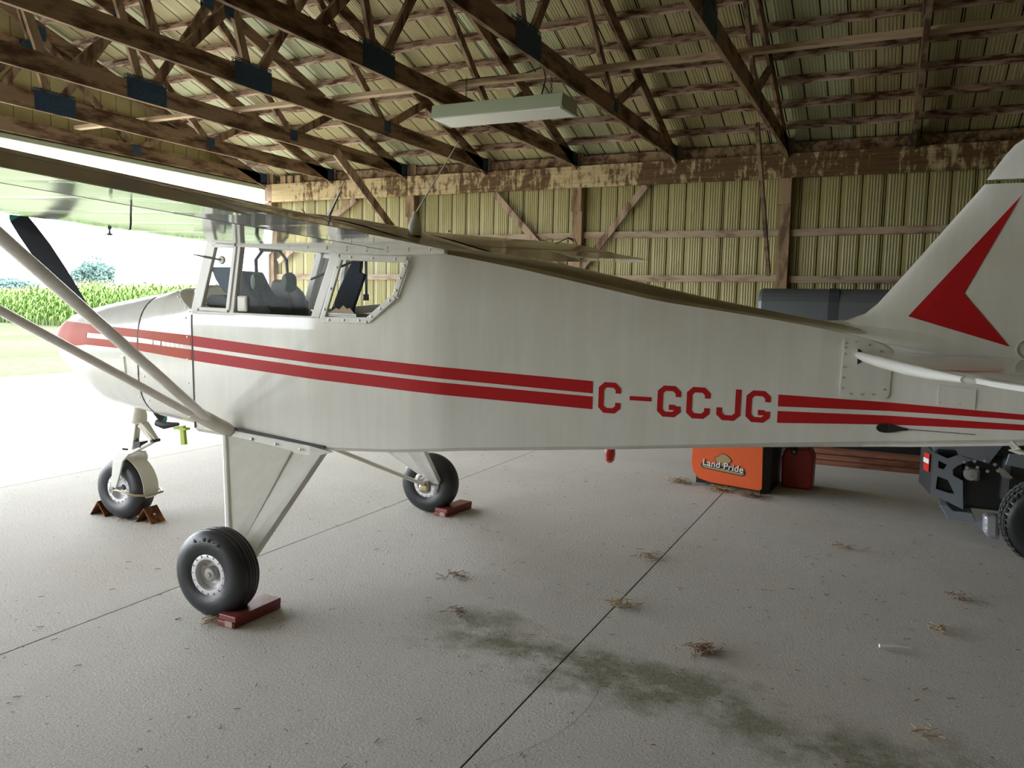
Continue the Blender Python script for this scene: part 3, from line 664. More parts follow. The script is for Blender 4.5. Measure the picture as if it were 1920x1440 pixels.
# wings ----------------------------------------------------------------
AX = [0, .0125, .025, .05, .1, .15, .2, .3, .4, .5, .6, .7, .765, .85, .93, 1]
AU = [0, .024, .037, .055, .074, .084, .090, .095, .094, .088, .077, .061, .047, .030, .014, .001]
AL = [0, -.019, -.026, -.031, -.033, -.032, -.031, -.028, -.024, -.020, -.016, -.012, -.0095, -.006, -.003, -.001]
LEU, LEW, TEU, TEW = -.60, 1.922, .93, 1.812
def wing_pts(v, x0, x1, sd, defl=0, ins=0):
    av = abs(v); dz = .018*max(0, av-.5) if sd < 0 else .015+.055*max(0, av-.5); k = float(I(av, [0, 4.05, 4.2, 4.3, 4.36], [1, 1, .965, .86, .62]))
    th = float(I(av, [0, 4.05, 4.36], [1, 1, .35])); tw = .0
    ch = TEU-LEU; cm = LEU+ch*.45; pts = []
    xs_ = sorted(set([x0, x1]+[x_ for x_ in AX if x0 < x_ < x1]))
    def pt(x_, y_):
        u = LEU+ch*x_; u = cm+(u-cm)*k; w = LEW+(TEW-LEW)*x_+y_*ch*th+dz+tw*max(0, x_-.1)
        if defl and x_ > x0: w += (x_-x0)*ch*defl
        return (u, v, w)
    up_ = [pt(x_, float(I(x_, AX, AU))*(1-ins*.0)) for x_ in xs_]; lo_ = [pt(x_, float(I(x_, AX, AL))) for x_ in reversed(xs_)]
    if x0 == 0: lo_ = lo_[:-1]
    return up_+lo_
def wing_piece(name, sd, v0, v1, x0, x1, mat, par, defl=0, n=6):
    mb = MB(); rings = [wing_pts(sd*(v0+(v1-v0)*i/n), x0, x1, sd, defl) for i in range(n+1)]
    if sd > 0: rings = rings[::-1]
    mb.loft(rings, 0, True)
    if mat is M['wing']:   # brown reflection of the roof is painted on the upper skin
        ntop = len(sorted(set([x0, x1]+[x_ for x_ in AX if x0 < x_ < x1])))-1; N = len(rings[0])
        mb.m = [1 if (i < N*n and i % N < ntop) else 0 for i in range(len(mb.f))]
        mat = [M['wing'], M['roof_sheen']]
    return mb.build(name, mat, par, smooth=True)
for sd in (-1, 1):
    wg = wing_piece('left_wing' if sd < 0 else 'right_wing', sd, .502, 4.05, 0, .762, M['wing'], AC, 0, 14)
    wing_piece('wing_tip', sd, 4.052, 4.36, 0, 1, M['wing'], wg, 0, 8)
    wing_piece('flap', sd, .515, 1.93, .775, 1, M['wing'], wg, .03 if sd < 0 else 0)
    wing_piece('aileron', sd, 1.95, 4.04, .775, 1, M['wing'], wg, -.02 if sd < 0 else .09)
    # cove between wing and control surface
    wing_piece('hinge_cove', sd, .505, 4.045, .762, .776, M['black'], wg) .scale = (1, 1, 1)
# cabin roof between the wing roots
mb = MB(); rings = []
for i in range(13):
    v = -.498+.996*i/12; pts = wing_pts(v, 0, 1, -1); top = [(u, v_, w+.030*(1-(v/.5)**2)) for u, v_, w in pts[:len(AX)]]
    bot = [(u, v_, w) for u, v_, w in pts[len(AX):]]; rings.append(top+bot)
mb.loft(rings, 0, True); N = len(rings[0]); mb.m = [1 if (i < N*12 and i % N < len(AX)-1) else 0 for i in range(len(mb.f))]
cr = mb.build('cabin_roof', [M['wing'], M['roof_sheen']], AC, smooth=True)
mb = MB(); rr_ = []
for sd in (-1, 1):
    P_ = [p_ for p_ in wing_pts(sd*.5, 0, 1, sd)[:len(AX)] if p_[0] > -.2]
    mb.tube([(p_[0], p_[1], p_[2]+.001) for p_ in P_], .004, 5)
mb.build('root_seam', M['black'], cr)
# things on the wing roof
an = MB().lathe([(.0, .10), (.012, .098), (.018, .07), (.032, .035), (.036, .0), (.036, -.03)], (.62, -.28, 1.945), (.0, 0, 1), 20)
an.tube([(.62, -.28, 2.03), (.875, -.28, 2.40)], [.006, .0025], 6); an.build('whip_antenna', M['trimw'], AC, smooth=True)
MB().tube([(.055, -.30, 1.98), (.085, -.30, 2.04), (.165, -.30, 2.175)], [.026, .014, .006], 10, flat=.4).build('blade_antenna', M['metal'], AC, smooth=True)
MB().tube([(.155, -.30, 2.16), (.215, -.31, 2.26)], .0015, 5).build('antenna_whip', M['mdark'], AC)
MB().tube([(.55, .25, 1.975), (.55, .25, 1.99), (.56, .27, 1.995)], .004, 5).build('roof_fitting', M['metal'], AC)
MB().tube([(.52, 2.35, 2.08), (.56, 2.55, 2.15), (.60, 2.62, 2.14), (.63, 2.60, 2.09)], .004, 5).tube([(.56, 2.55, 2.15), (.58, 2.66, 2.13)], .006, 5).build('tie_cord', M['mdark'], AC)

# wing struts
def wstrut(sd, p, q, name):
    mb = MB(); P_, Q_ = Vector((p[0], sd*p[1], p[2])), Vector((q[0], sd*q[1], q[2])); d = (Q_-P_).normalized()
    ch = Vector((1, 0, 0)); ch = (ch-d*ch.dot(d)).normalized(); th = d.cross(ch); rings = []
    for t_ in (0, .03, .5, .97, 1):
        c = P_.lerp(Q_, t_); k = 1 if 0 < t_ < 1 else .8; rings.append([c+ch*math.cos(a)*.040*k+th*math.sin(a)*.018*k for a in [2*math.pi*i/20 for i in range(20)]])
    return mb.loft(rings).build(name, M['strut'], AC, smooth=True)
for sd in (-1, 1):
    z2 = 1.875 if sd < 0 else 1.98
    wstrut(sd, (-.50, .62, .872), (.31, 2.56, z2), 'rear_wing_strut'); wstrut(sd, (-.56, .64, .885), (-.48, 2.56, z2), 'front_wing_strut')
    mb = MB(); P_, Q_ = Vector((-.405, sd*.545, .80)), Vector((-.54, sd*.70, .925)); rings = []
    d = (Q_-P_).normalized(); ch = Vector((1, 0, .4)); ch = (ch-d*ch.dot(d)).normalized(); th = d.cross(ch)
    for t_, k in ((0, .8), (.15, 1.0), (.6, 1.05), (1, 1.0)):
        c = P_.lerp(Q_, t_); rings.append([c+ch*math.cos(a)*.052*k+th*math.sin(a)*.030*k for a in [2*math.pi*i/18 for i in range(18)]])
    mb.loft(rings).build('strut_cuff', M['strut'], AC, smooth=True)

# tail -----------------------------------------------------------------
def fin_le(w): return float(I(w, [1.30, 1.44, 1.50, 1.52, 1.549, 1.595, 1.743, 1.957, 2.131], [2.5, 2.58, 2.70, 2.80, 2.875, 2.925, 3.038, 3.197, 3.327]))
mb = MB(); rings = []
for w in [1.30, 1.44, 1.48, 1.50, 1.51, 1.52, 1.535, 1.549, 1.57, 1.595, 1.65, 1.743, 1.85, 1.957, 2.05, 2.118, 2.13]:
    le, te = fin_le(w), 3.66; t_ = float(I(w, [1.30, 1.52, 1.6, 1.8, 2.10, 2.13], [.045, .042, .036, .030, .026, .014])); ring = []
    xs_ = [0, .02, .06, .14, .3, .6, 1]; ys_ = [0, .30, .55, .8, 1, 1, .95]
    for x_, y_ in zip(xs_, ys_): ring.append((le+(te-le)*x_, -t_*y_, w))
    for x_, y_ in list(zip(xs_, ys_))[::-1][:-1]: ring.append((le+(te-le)*x_, t_*y_, w))
    rings.append(ring)
fin = mb.loft(rings).build('tail_fin', M['white'], AC, smooth=True)
# dorsal blend
mb = MB(); rings = []
for u in np.linspace(2.70, 3.66, 14):
    k = (u-2.7)/.96; wtop = float(I(u, [2.7, 2.85, 2.95, 3.1, 3.66], [1.512, 1.522, 1.545, 1.57, 1.58])); hb = float(I(u, [2.7, 2.9, 3.5], [.095, .075, .045])); wb_ = corner(u)+.005
    rings.append([(u, -hb, wb_), (u, -hb*.75, wb_+(wtop-wb_)*.25), (u, -.038, wb_+(wtop-wb_)*.6), (u, -float(I(u, [2.9, 3.1], [.008, .024])), wtop), (u, float(I(u, [2.9, 3.1], [.008, .024])), wtop), (u, .038, wb_+(wtop-wb_)*.6), (u, hb*.75, wb_+(wtop-wb_)*.25), (u, hb, wb_)])
mb.loft(rings).build('fin_fillet', M['white'], AC, smooth='all')
# rudder with horn balance over the fin
mb = MB(); rings = []
hl_ = [(2.148, 3.332), (2.203, 3.366), (2.25, 3.395), (2.295, 3.43), (2.34, 3.49), (2.375, 3.58), (2.385, 3.66)]
for w, le in hl_:
    te = float(I(w, [2.14, 2.3, 2.385], [3.95, 3.86, 3.70])); t_ = .016; rings.append([(le, 0, w), (le+.03, -t_, w), (te-.05, -t_, w), (te, 0, w), (te-.05, t_, w), (le+.03, t_, w)])
rud = mb.loft(rings).build('rudder', M['white'], AC, smooth=True)
mb = MB(); rings = []
for w, te in ((1.15, 3.92), (1.4, 4.0), (1.8, 4.03), (2.146, 3.98)):
    le = 3.672; t_ = .026; rings.append([(le, -t_*.6, w), (le+.02, -t_, w), (te, -.006, w), (te, .006, w), (le+.02, t_, w), (le, t_*.6, w)])
mb.loft(rings).build('rudder_panel', M['white'], rud)
# red arrow on the fin
def fin_v(u, w):
    le = fin_le(w); x_ = (u-le)/(3.66-le); t_ = float(I(w, [1.30, 1.52, 1.6, 1.8, 2.10, 2.13], [.045, .042, .036, .030, .026, .014])); y_ = float(I(x_, [0, .02, .06, .14, .3, .6, 1], [0, .30, .55, .8, 1, 1, .95])); v_ = t_*y_
    if w < 1.62 and u > 2.7:
        wb_ = corner(u); wt = float(I(u, [2.7, 2.85, 2.95, 3.1, 3.66], [1.512, 1.522, 1.545, 1.57, 1.58])); hb = float(I(u, [2.7, 2.9, 3.5], [.095, .075, .045])); kz = (w-wb_)/(wt-wb_)
        if 0 < kz < 1: v_ = max(v_, float(I(kz, [0, .25, .6, 1], [hb, hb*.75, .04, .03])))
    return -v_
def tri(mb, a, b, c, n=10):
    idx = {}; vs = []
    for i in range(n+1):
        for j in range(n+1-i):
            u = a[0]+(b[0]-a[0])*i/n+(c[0]-a[0])*j/n; w = a[1]+(b[1]-a[1])*i/n+(c[1]-a[1])*j/n; idx[i, j] = len(vs); vs.append((u, fin_v(u, w)-.003, w))
    fs = []
    for i in range(n):
        for j in range(n-i):
            fs.append((idx[i, j], idx[i+1, j], idx[i, j+1]))
            if i+j < n-1: fs.append((idx[i+1, j], idx[i+1, j+1], idx[i, j+1]))
    mb.add(vs, fs)
mb = MB(); A_, B_, D_, E_ = (3.464, 2.073), (3.055, 1.541), (3.463, 1.418), (3.274, 1.649); tri(mb, B_, E_, A_, 14); tri(mb, B_, D_, E_, 14)
mb.build('red_arrow', M['red'], fin)
# stabiliser and elevator, both sides
SW_ = 1.357
def stab(sd):
    le = [(.05, 2.846), (.3, 2.875), (.6, 2.918), (.98, 2.985), (1.2, 3.04), (1.38, 3.11), (1.44, 3.16)]; mb = MB(); rings = []
    for v, u in le:
        te = 3.38; k = .5 if v > 1.4 else 1; w = SW_
        rings.append([(u, sd*v, w), (u+.02, sd*v, w+.016*k), (u+.12, sd*v, w+.018*k), (te, sd*v, w+.014*k), (te, sd*v, w-.014*k), (u+.12, sd*v, w-.018*k), (u+.02, sd*v, w-.016*k)])
    s_ = mb.loft(rings).build('stabilizer', M['white'], AC, smooth=True)
    MB().tube([(u+.006, sd*v, SW_) for v, u in le[:-1]], [.014, .022, .023, .022, .018, .011], 12).build('leading_edge_tube', M['whitep'], s_, smooth=True)
    el = MB(); rings = []
    for v, a, b in ((.06, 3.36, 3.72), (.5, 3.36, 3.80), (1.0, 3.36, 3.80), (1.3, 3.36, 3.74), (1.5, 3.30, 3.66), (1.62, 3.24, 3.54), (1.68, 3.28, 3.42)):
        rings.append([(a, sd*v, SW_-.012), (a, sd*v, SW_+.012), (b, sd*v, SW_+.003), (b, sd*v, SW_-.003)])
    e_ = el.loft(rings).build('elevator', M['white'], AC, smooth=True)
    MB().tube([(3.136, sd*1.352, SW_), (3.18, sd*1.52, SW_), (3.235, sd*1.64, SW_), (3.32, sd*1.70, SW_)], .010, 8).tube([(3.136, sd*1.352, SW_), (3.34, sd*1.36, SW_)], .008, 8).build('elevator_horn_tube', M['whitep'], e_, smooth=True)
stab(-1); stab(1)
def side_plate(name, poly, mat, t_=.007, vf=skin):
    mb = MB(); n = len(poly); vs = [(u, vf(u, z)-t_, z) for u, z in poly]+[(u, vf(u, z)+.004, z) for u, z in poly]
    mb.add(vs, [tuple(range(n))]+[(i, (i+1)%n, (i+1)%n+n, i+n) for i in range(n)]); return mb.build(name, mat, AC)
def tail_v(u, z): return fus_v(min(u, 3.36), z)
pl = side_plate('tail_cover_plate', [(2.79, 1.426), (2.90, 1.432), (2.998, 1.385), (2.999, 1.175), (2.985, 1.158), (2.80, 1.164), (2.785, 1.18)], M['trimw'], .008)
MB().lathe([(0, -.002), (.040, -.002), (.040, .002)], (2.838, fus_v(2.852, 1.34)-.006, 1.35), (0, 1, 0), 20).build('slot', M['black'], pl)
pp = [(2.80, 1.41), (2.84, 1.418), (2.90, 1.405), (2.95, 1.378), (2.80, 1.36), (2.798, 1.30), (2.797, 1.25), (2.797, 1.20), (2.83, 1.175), (2.88, 1.174), (2.93, 1.175), (2.975, 1.20), (2.80, 1.39)]
screws(pp, pl, .005, off=.009)
pl2 = side_plate('tail_cover_plate', [(3.20, 1.235), (3.35, 1.22), (3.35, 1.135), (3.20, 1.14)], M['trimw'], .006); screws([(3.21, 1.215), (3.21, 1.155), (3.29, 1.15)], pl2, .004, off=.005)
MB().tube([(3.535+.045*math.cos(a), -.048, 1.41+.045*math.sin(a)) for a in [2*math.pi*i/24 for i in range(25)]], .004, 6, cap=False).build('inspection_ring', M['trimw'], fin, smooth=True)
side_plate('cable_exit_fairing', [(3.01+.058*math.cos(a)+(.02 if math.cos(a) > .9 else 0), 1.02+.020*math.sin(a)*(1-.45*math.cos(a))) for a in [2*math.pi*i/18 for i in range(18)]], M['black'], .012)
MB().tube([(3.06, -.045, 1.021), (3.36, -.04, 1.017)], .0015, 5).build('rudder_cable', M['mdark'], AC)
mb = MB().tube([(3.50, 0, .985), (3.54, 0, .95), (3.60, -.01, .94), (3.64, -.03, .90)], .010, 8); mb.tube([(3.50, -.05, 1.0), (3.53, -.055, .97), (3.50, -.04, .96), (3.54, -.05, .95)], .009, 6)
mb.build('tie_down_rope', M['cream'], AC, smooth=True)
# belly beacon
b_ = MB().lathe([(.024, .02), (.028, -.02), (.030, -.055), (.025, -.085), (.010, -.100), (0, -.102)], (1.665, 0, .822), (0, 0, 1), 16).build('belly_beacon', M['lensred'], AC, smooth=True)
MB().lathe([(.0, .01), (.034, .01), (.034, -.004), (.026, -.006)], (1.665, 0, .836), (0, 0, 1), 16).build('beacon_base', M['hubm'], b_)

# wheels ---------------------------------------------------------------
def wheel(c, R, wd, par, outer=-1, nut=True):
    c = Vector(c); ax = Vector((0, 1, 0)); prof = []
    tread = [(.20, 1), (.205, .995)]
    hw = wd/2; pr = [(.098/.222*R, -hw*.80), (.115/.222*R, -hw*.92), (.150/.222*R, -hw*1.0), (.180/.222*R, -hw*.94), (.203/.222*R, -hw*.76), (.213/.222*R, -hw*.60)]
    groove = [(.217/.222*R, -hw*.42), (.211/.222*R, -hw*.40), (.211/.222*R, -hw*.36), (.219/.222*R, -hw*.34), (.2215/.222*R, -hw*.14), (.215/.222*R, -hw*.12), (.215/.222*R, -hw*.08), (R, -hw*.06)]
    pr = pr+groove; pr = pr+[(r_, -o) for r_, o in pr[::-1]]
    mb = MB().lathe(pr, c, ax, 56)
    mb.v = [(x_, y_*1 if z_ > .02 else y_+(y_-c.y)*.10, max(z_, .001)) for x_, y_, z_ in mb.v]
    ty_ = mb.build('tyre', M['rubber'], par, smooth='all')
    for sd in (-1, 1):
        rm = MB().lathe([(.103, sd*hw*.72), (.106, sd*hw*.80), (.098, sd*hw*.84), (.078, sd*hw*.82), (.074, sd*hw*.72), (.070, sd*hw*.45), (.055, sd*hw*.30), (.020, sd*hw*.28)], c, ax, 40).build('rim', M['rim'], par, smooth=True)
        mb = MB()
        for i in range(16):
            a = 2*math.pi*i/16; p_ = c+Vector((math.cos(a)*.089, sd*hw*.845, math.sin(a)*.089)); q_ = c+Vector((math.cos(a)*.100, sd*hw*.845, math.sin(a)*.100)); mb.beam(p_, q_, .003, .005, ax)
        mb.build('rim_notch', M['hubm'], rm)
    sd = outer
    if nut:
        MB().lathe([(.036, sd*hw*.25), (.036, sd*hw*.62), (.030, sd*hw*.72), (.012, sd*hw*.74), (.010, sd*hw*.80), (0, sd*hw*.80)], c, ax, 14).build('hub_cap', M['hubm'], par, smooth=True)
        MB().tube([c+Vector((-.03, sd*hw*.5, .035)), c+Vector((-.045, sd*hw*.62, .045))], .004, 6).build('valve_stem', M['brass'], par)
    return ty_
for sd in (-1, 1):
    g = empty('main_gear', parent=AC); wc = (0.0, sd*1.115, .2215); w_e = empty('main_wheel', parent=g)
    tyre_obj = wheel(wc, .2215, .165, w_e, sd)
    if sd < 0: near_tyre = w_e
    # fabric covered V leg
    tf, tr = Vector((-.455, sd*.555, .775)), Vector((.20, sd*.50, .735)); bt = Vector((.02, sd*1.045, .25))
    def slabpoly(name, poly, th_, mat, par_):
        n = len(poly); nn = (Vector(poly[1])-Vector(poly[0])).cross(Vector(poly[2])-Vector(poly[0])).normalized()*th_; return MB().prism([Vector(p_)-nn/2 for p_ in poly], nn).build(name, mat, par_, bevel=.003)
    slabpoly('leg_fairing', [tf, Vector((.01, sd*.515, .745)), Vector((.045, sd*1.045, .255)), bt+Vector((-.055, -sd*.05, .07))], .026, M['white'], g)
    slabpoly('rear_leg_member', [Vector((.00, sd*.515, .725)), Vector((.20, sd*.495, .735)), Vector((.125, sd*1.03, .25)), Vector((.04, sd*1.045, .25))], .038, M['white'], g)
    MB().beam(tf+Vector((.012, 0, 0)), bt+Vector((-.05, -sd*.05, .07)), .036, .03, Vector((1, 0, 0))).build('front_leg_member', M['trimw'], g, bevel=.008)
    MB().prism([(-.475, sd*.558, .822), (.13, sd*.548, .768), (.265, sd*.53, .742), (.13, sd*.548, .700), (-.45, sd*.560, .757)], (0, -sd*.02, 0)).build('leg_cuff', M['trimw'], g, bevel=.003)
    MB().beam((-.44, sd*.553, .829), (.22, sd*.535, .765), .012, .014).build('cuff_gasket', M['mdark'], g)
    mb = MB()
    for k in range(4): mb.lathe([(0, -.004), (.006, -.003), (.008, 0), (.008, .004)], (-.42+.165*k, sd*.562, .79-.015*k), (0, 1, 0) if sd < 0 else (0, -1, 0), 8)
    mb.build('screws', M['screw'], g)
    MB().tube([(.03, sd*.98, .235), (.0, sd*1.12, .2215)], .022, 10).build('axle', M['hubm'], g)
    MB().tube([(-.43, sd*.08, .70), (0.02, sd*.97, .235)], .014, 10).build('shock_strut', M['cream'], g, smooth=True)
    MB().box((-.03, sd*1.0-.03, .17), (.06, sd*1.0+.03, .235)).build('brake_caliper', M['brass'], g, bevel=.022)
    MB().tube([(.02, sd*.96, .30), (.05, sd*.98, .34), (.03, sd*1.0, .30), (-.01, sd*.97, .27)], .007, 6).build('brake_hose', M['cream'], g, smooth=True)
def tyre_text(par):
    for i, ch in enumerate('6.00-6'):
        a = math.radians(112-9.5*i); cu = bpy.data.curves.new('size_mark', 'FONT'); cu.body = ch; cu.size = .030; cu.extrude = .0015; cu.align_x = 'CENTER'
        o = bpy.data.objects.new('tmp', cu); C.objects.link(o); bpy.context.view_layer.update(); me = bpy.data.meshes.new_from_object(o.evaluated_get(bpy.context.evaluated_depsgraph_get())); bpy.data.objects.remove(o)
        me.materials.clear(); me.materials.append(M['rubber']); o = bpy.data.objects.new('size_mark', me); C.objects.link(o); o.parent = par
        o.matrix_basis = Matrix.Translation((.168*math.cos(a), -1.115-.0805, .2215+.168*math.sin(a))) @ Matrix.Rotation(-(a-math.pi/2), 4, 'Y') @ Matrix.Rotation(math.pi/2, 4, 'X')
tyre_text(near_tyre)
# cabane struts under the belly
MB().prism([(-.40, -.08, .76), (.10, -.08, .76), (-.15, -.02, .69)], (0, .16, 0)).build('gear_cabane', M['white'], AC)
# nose gear
ng = empty('nose_gear', parent=AC); nu = -1.83
nwc = (nu, 0, .2215); nwl = empty('nose_wheel', parent=ng); wheel(nwc, .2215, .165, nwl, -1, False)
MB().lathe([(0, .20), (.048, .20), (.048, .05), (.056, .03), (.058, -.02), (.040, -.035)], (-1.70, 0, .72), (.13, 0, 1), 18).build('oleo_housing', M['cream'], ng, smooth=True)
MB().tube([(-1.705, 0, .70), (-1.745, 0, .50)], .024, 12).build('oleo_piston', M['metal'], ng, smooth=True)
for sd in (-1, 1): MB().beam((-1.66, sd*.030, .685), (-1.55, sd*.012, .575), .008, .045, Vector((1, 0, 1))).build('torque_link', M['cream'], ng, bevel=.003)
MB().beam((-1.66, 0, .69), (-1.555, 0, .585), .055, .006, Vector((1, 0, 1))).build('torque_link', M['cream'], ng)
MB().beam((-1.735, 0, .485), (-1.55, 0, .575), .05, .018, Vector((0, 0, 1))).build('torque_link', M['trimw'], ng, bevel=.003)
MB().tube([(-1.55, -.035, .575), (-1.55, .035, .575)], .012, 8).build('link_bolt', M['black'], ng)
MB().box((-1.72, -.03, .52), (-1.66, .04, .56)).tube([(-1.76, -.04, .50), (-1.79, -.06, .505)], .006, 6).build('steering_bracket', M['mdark'], ng)
for sd in (-1, 1):
    ctr = [Vector((-1.75, sd*.02, .482)), Vector((-1.765, sd*.07, .472)), Vector((-1.78, sd*.105, .43)), Vector((-1.80, sd*.108, .33)), Vector((nu, sd*.108, .2215))]; rings = []
    for c, hw2 in zip(ctr, (.05, .05, .045, .036, .022)):
        i = ctr.index(c); d = (ctr[min(i+1, 4)]-ctr[max(i-1, 0)]).normalized(); a_ = Vector((1, 0, 0)); n_ = d.cross(a_).normalized()
        rings.append([c-a_*hw2-n_*.007, c+a_*hw2-n_*.007, c+a_*hw2+n_*.007, c-a_*hw2+n_*.007])
    MB().loft(rings).build('fork', M['trimw'], ng, bevel=.003)
# fender over the rear of the tyre
rings = []
for i in range(13):
    a = math.radians(100-112*i/12); r_ = .242; c = Vector((nu+math.cos(a)*r_, 0, .2215+math.sin(a)*r_)); hw2 = .065 if 0 < i < 12 else .045
    n_ = Vector((math.cos(a), 0, math.sin(a))); rings.append([c+Vector((0, s_*hw2, 0))-n_*(.008*abs(s_)) for s_ in (-1, -.6, 0, .6, 1)]+[c+Vector((0, s_*hw2, 0))-n_*(.008*abs(s_)+.003) for s_ in (1, .6, 0, -.6, -1)])
MB().loft(rings).build('fender', M['cream'], ng, smooth=True)
MB().tube([(nu-.01, -.118, .215), (nu+.05, -.125, .228), (nu+.20, -.115, .205), (nu+.262, -.07, .20), (nu+.268, 0, .20), (nu+.262, .07, .20), (nu+.20, .115, .205), (nu, .118, .2215)], .008, 8).build('tow_bar_loop', M['brass'], ng, smooth=True)
MB().tube([(nu, -.13, .2215), (nu, .13, .2215)], .012, 10).lathe([(.0, -.004), (.022, -.004), (.022, .006), (0, .006)], (nu, -.126, .2215), (0, 1, 0), 12).build('axle', M['hubm'], ng)
# belly bits by the cowling
MB().tube([(-1.16, -.36, .775), (-1.10, -.36, .762), (-1.0, -.34, .775)], [.022, .024, .010], 10, flat=.8).build('exhaust_stack', M['mdark'], AC, smooth=True)
MB().beam((-.93, -.38, .775), (-.92, -.38, .66), .022, .03, (1, 0, 0)).box((-.985, -.40, .752), (-.89, -.36, .765)).build('drain_flag', M['yg'], AC)
# propeller
pr_ = empty('propeller', parent=AC); hub = Vector((-2.09, .03, 1.33)); rd = Vector((0, -.61, .76)).normalized(); cd = Vector((0, .76, .61)).normalized()
for s_ in (1, -1):
    rings = []
    for t_, cw_, tw_ in ((.05, .030, 60), (.15, .032, 50), (.30, .042, 38), (.5, .058, 28), (.7, .066, 22), (.85, .062, 18), (.955, .054, 15), (.958, .053, 15)):
        c = hub+rd*s_*t_*.955; tt = math.radians(tw_); ax_ = cd*math.cos(tt)*s_+Vector((1, 0, 0))*math.sin(tt); nn = rd.cross(ax_).normalized(); th_ = .012*(1.2-t_)
        rings.append([c+ax_*cw_*x_+nn*th_*y_ for x_, y_ in ((-1, 0), (-.5, .7), (.2, 1), (1, 0), (.2, -.6), (-.5, -.5))])
    MB().loft(rings).build('blade', M['navy'], pr_, smooth=True)
    rings = []
    for t_, cw_ in ((.958, .053), (.985, .045), (1.0, .03)):
        c = hub+rd*s_*t_*.955; tt = math.radians(15); ax_ = cd*math.cos(tt)*s_+Vector((1, 0, 0))*math.sin(tt); nn = rd.cross(ax_).normalized()
        rings.append([c+ax_*cw_*x_+nn*.004*y_ for x_, y_ in ((-1, 0), (-.5, .7), (.2, 1), (1, 0), (.2, -.6), (-.5, -.5))])
    MB().loft(rings).build('blade_tip', M['teal'], pr_, smooth=True)
MB().lathe([(0, -.10), (.03, -.09), (.065, -.05), (.08, 0), (.08, .08)], hub, (1, 0, 0), 24).build('spinner', M['white'], pr_, smooth=True)

# cabin interior -------------------------------------------------------
MB().box((-.66, -.46, .81), (.60, .46, .83)).build('cabin_floor', M['dark'], AC)
MB().prism([(-.76, -.36, 1.30), (-.75, -.36, 1.55), (-.72, -.36, 1.58), (-.62, -.36, 1.58), (-.58, -.36, 1.55), (-.58, -.36, 1.05)], (0, .78, 0)).build('instrument_panel', M['dark'], AC, bevel=.01)
MB().prism([(-.56, -.34, 1.40), (-.56, -.34, 1.71), (-.50, -.34, 1.73), (-.43, -.34, 1.61), (-.28, -.34, 1.49), (-.28, -.34, 1.40)], (0, .20, 0)).build('control_console', M['dark'], AC, bevel=.02)
MB().prism([(-.80, .26, 1.62), (-.77, .26, 1.69), (-.63, .26, 1.69), (-.53, .26, 1.61), (-.49, .26, 1.50), (-.50, .26, 1.42), (-.66, .26, 1.42), (-.75, .26, 1.56)], (0, .05, 0)).build('glare_hood', M['seat'], AC, bevel=.02)
MB().prism([(-.755, -.31, 1.745), (-.60, -.31, 1.745), (-.60, -.31, 1.57), (-.66, -.31, 1.60), (-.72, -.31, 1.67)], (0, .006, 0)).build('sun_shade', M['bluefab'], AC)
def seat(v, u, par_):
    st_ = empty('front_seat', parent=par_)
    MB().box((u-.38, v-.21, 1.02), (u+.02, v+.21, 1.14)).build('seat_cushion', M['seat'], st_, bevel=.04)
    rings = []
    for t_, w2, d in ((0, .20, .05), (.3, .21, .05), (.7, .20, .045), (.92, .16, .035), (1, .10, .02)):
        c = Vector((u+.16*t_+.0, v, 1.08+.39*t_)); rings.append([c+Vector((math.cos(a)*d, math.copysign(abs(math.sin(a))**.6, math.sin(a))*w2, 0)) for a in [2*math.pi*i/16 for i in range(16)]])
    MB().loft(rings).build('seat_back', M['seat'], st_, smooth=True)
seat(-.25, -.12, AC); seat(.25, -.12, AC)
MB().box((.22, -.44, 1.0), (.62, .44, 1.18)).build('rear_bench', M['seat'], AC, bevel=.03)
MB().prism([(-.10, .0, 1.40), (-.11, .0, 1.51), (-.06, .0, 1.62), (.015, .0, 1.76), (.05, .0, 1.82), (.105, .0, 1.82), (.09, .0, 1.73), (.125, .0, 1.72), (.045, .0, 1.52), (.03, .0, 1.40)], (0, .03, 0)).build('folded_sunshade', M['bluefab'], AC, bevel=.004)
MB().prism([(.73, -.46, 1.10), (.93, -.46, 1.10), (.93, -.46, 1.46), (.80, -.46, 1.46), (.72, -.46, 1.42)], (0, .92, 0)).build('baggage_lining', M['liner'], AC)
MB().beam((-.055, .30, 1.83), (-.05, .30, 1.60), .004, .018, (1, 0, 0)).box((-.07, .295, 1.565), (-.035, .305, 1.605)).build('shoulder_belt', M['mdark'], AC)
MB().beam((-.30, .49, 1.495), (.25, .49, 1.545), .03, .05).build('interior_rail', M['liner'], AC)
MB().tube([(-.55, .40, 1.70), (-.15, .46, 1.86)], .008, 8).build('cabin_brace_tube', M['dark'], AC)
# control yoke and knob cluster silhouettes
MB().tube([(-.60, -.25, 1.36), (-.45, -.25, 1.38)], .012, 8).tube([(-.45, -.25+.12*math.cos(a), 1.38+.09*math.sin(a)) for a in [math.radians(200+14*i) for i in range(11)]], .011, 8).build('control_yoke', M['black'], AC, smooth=True)
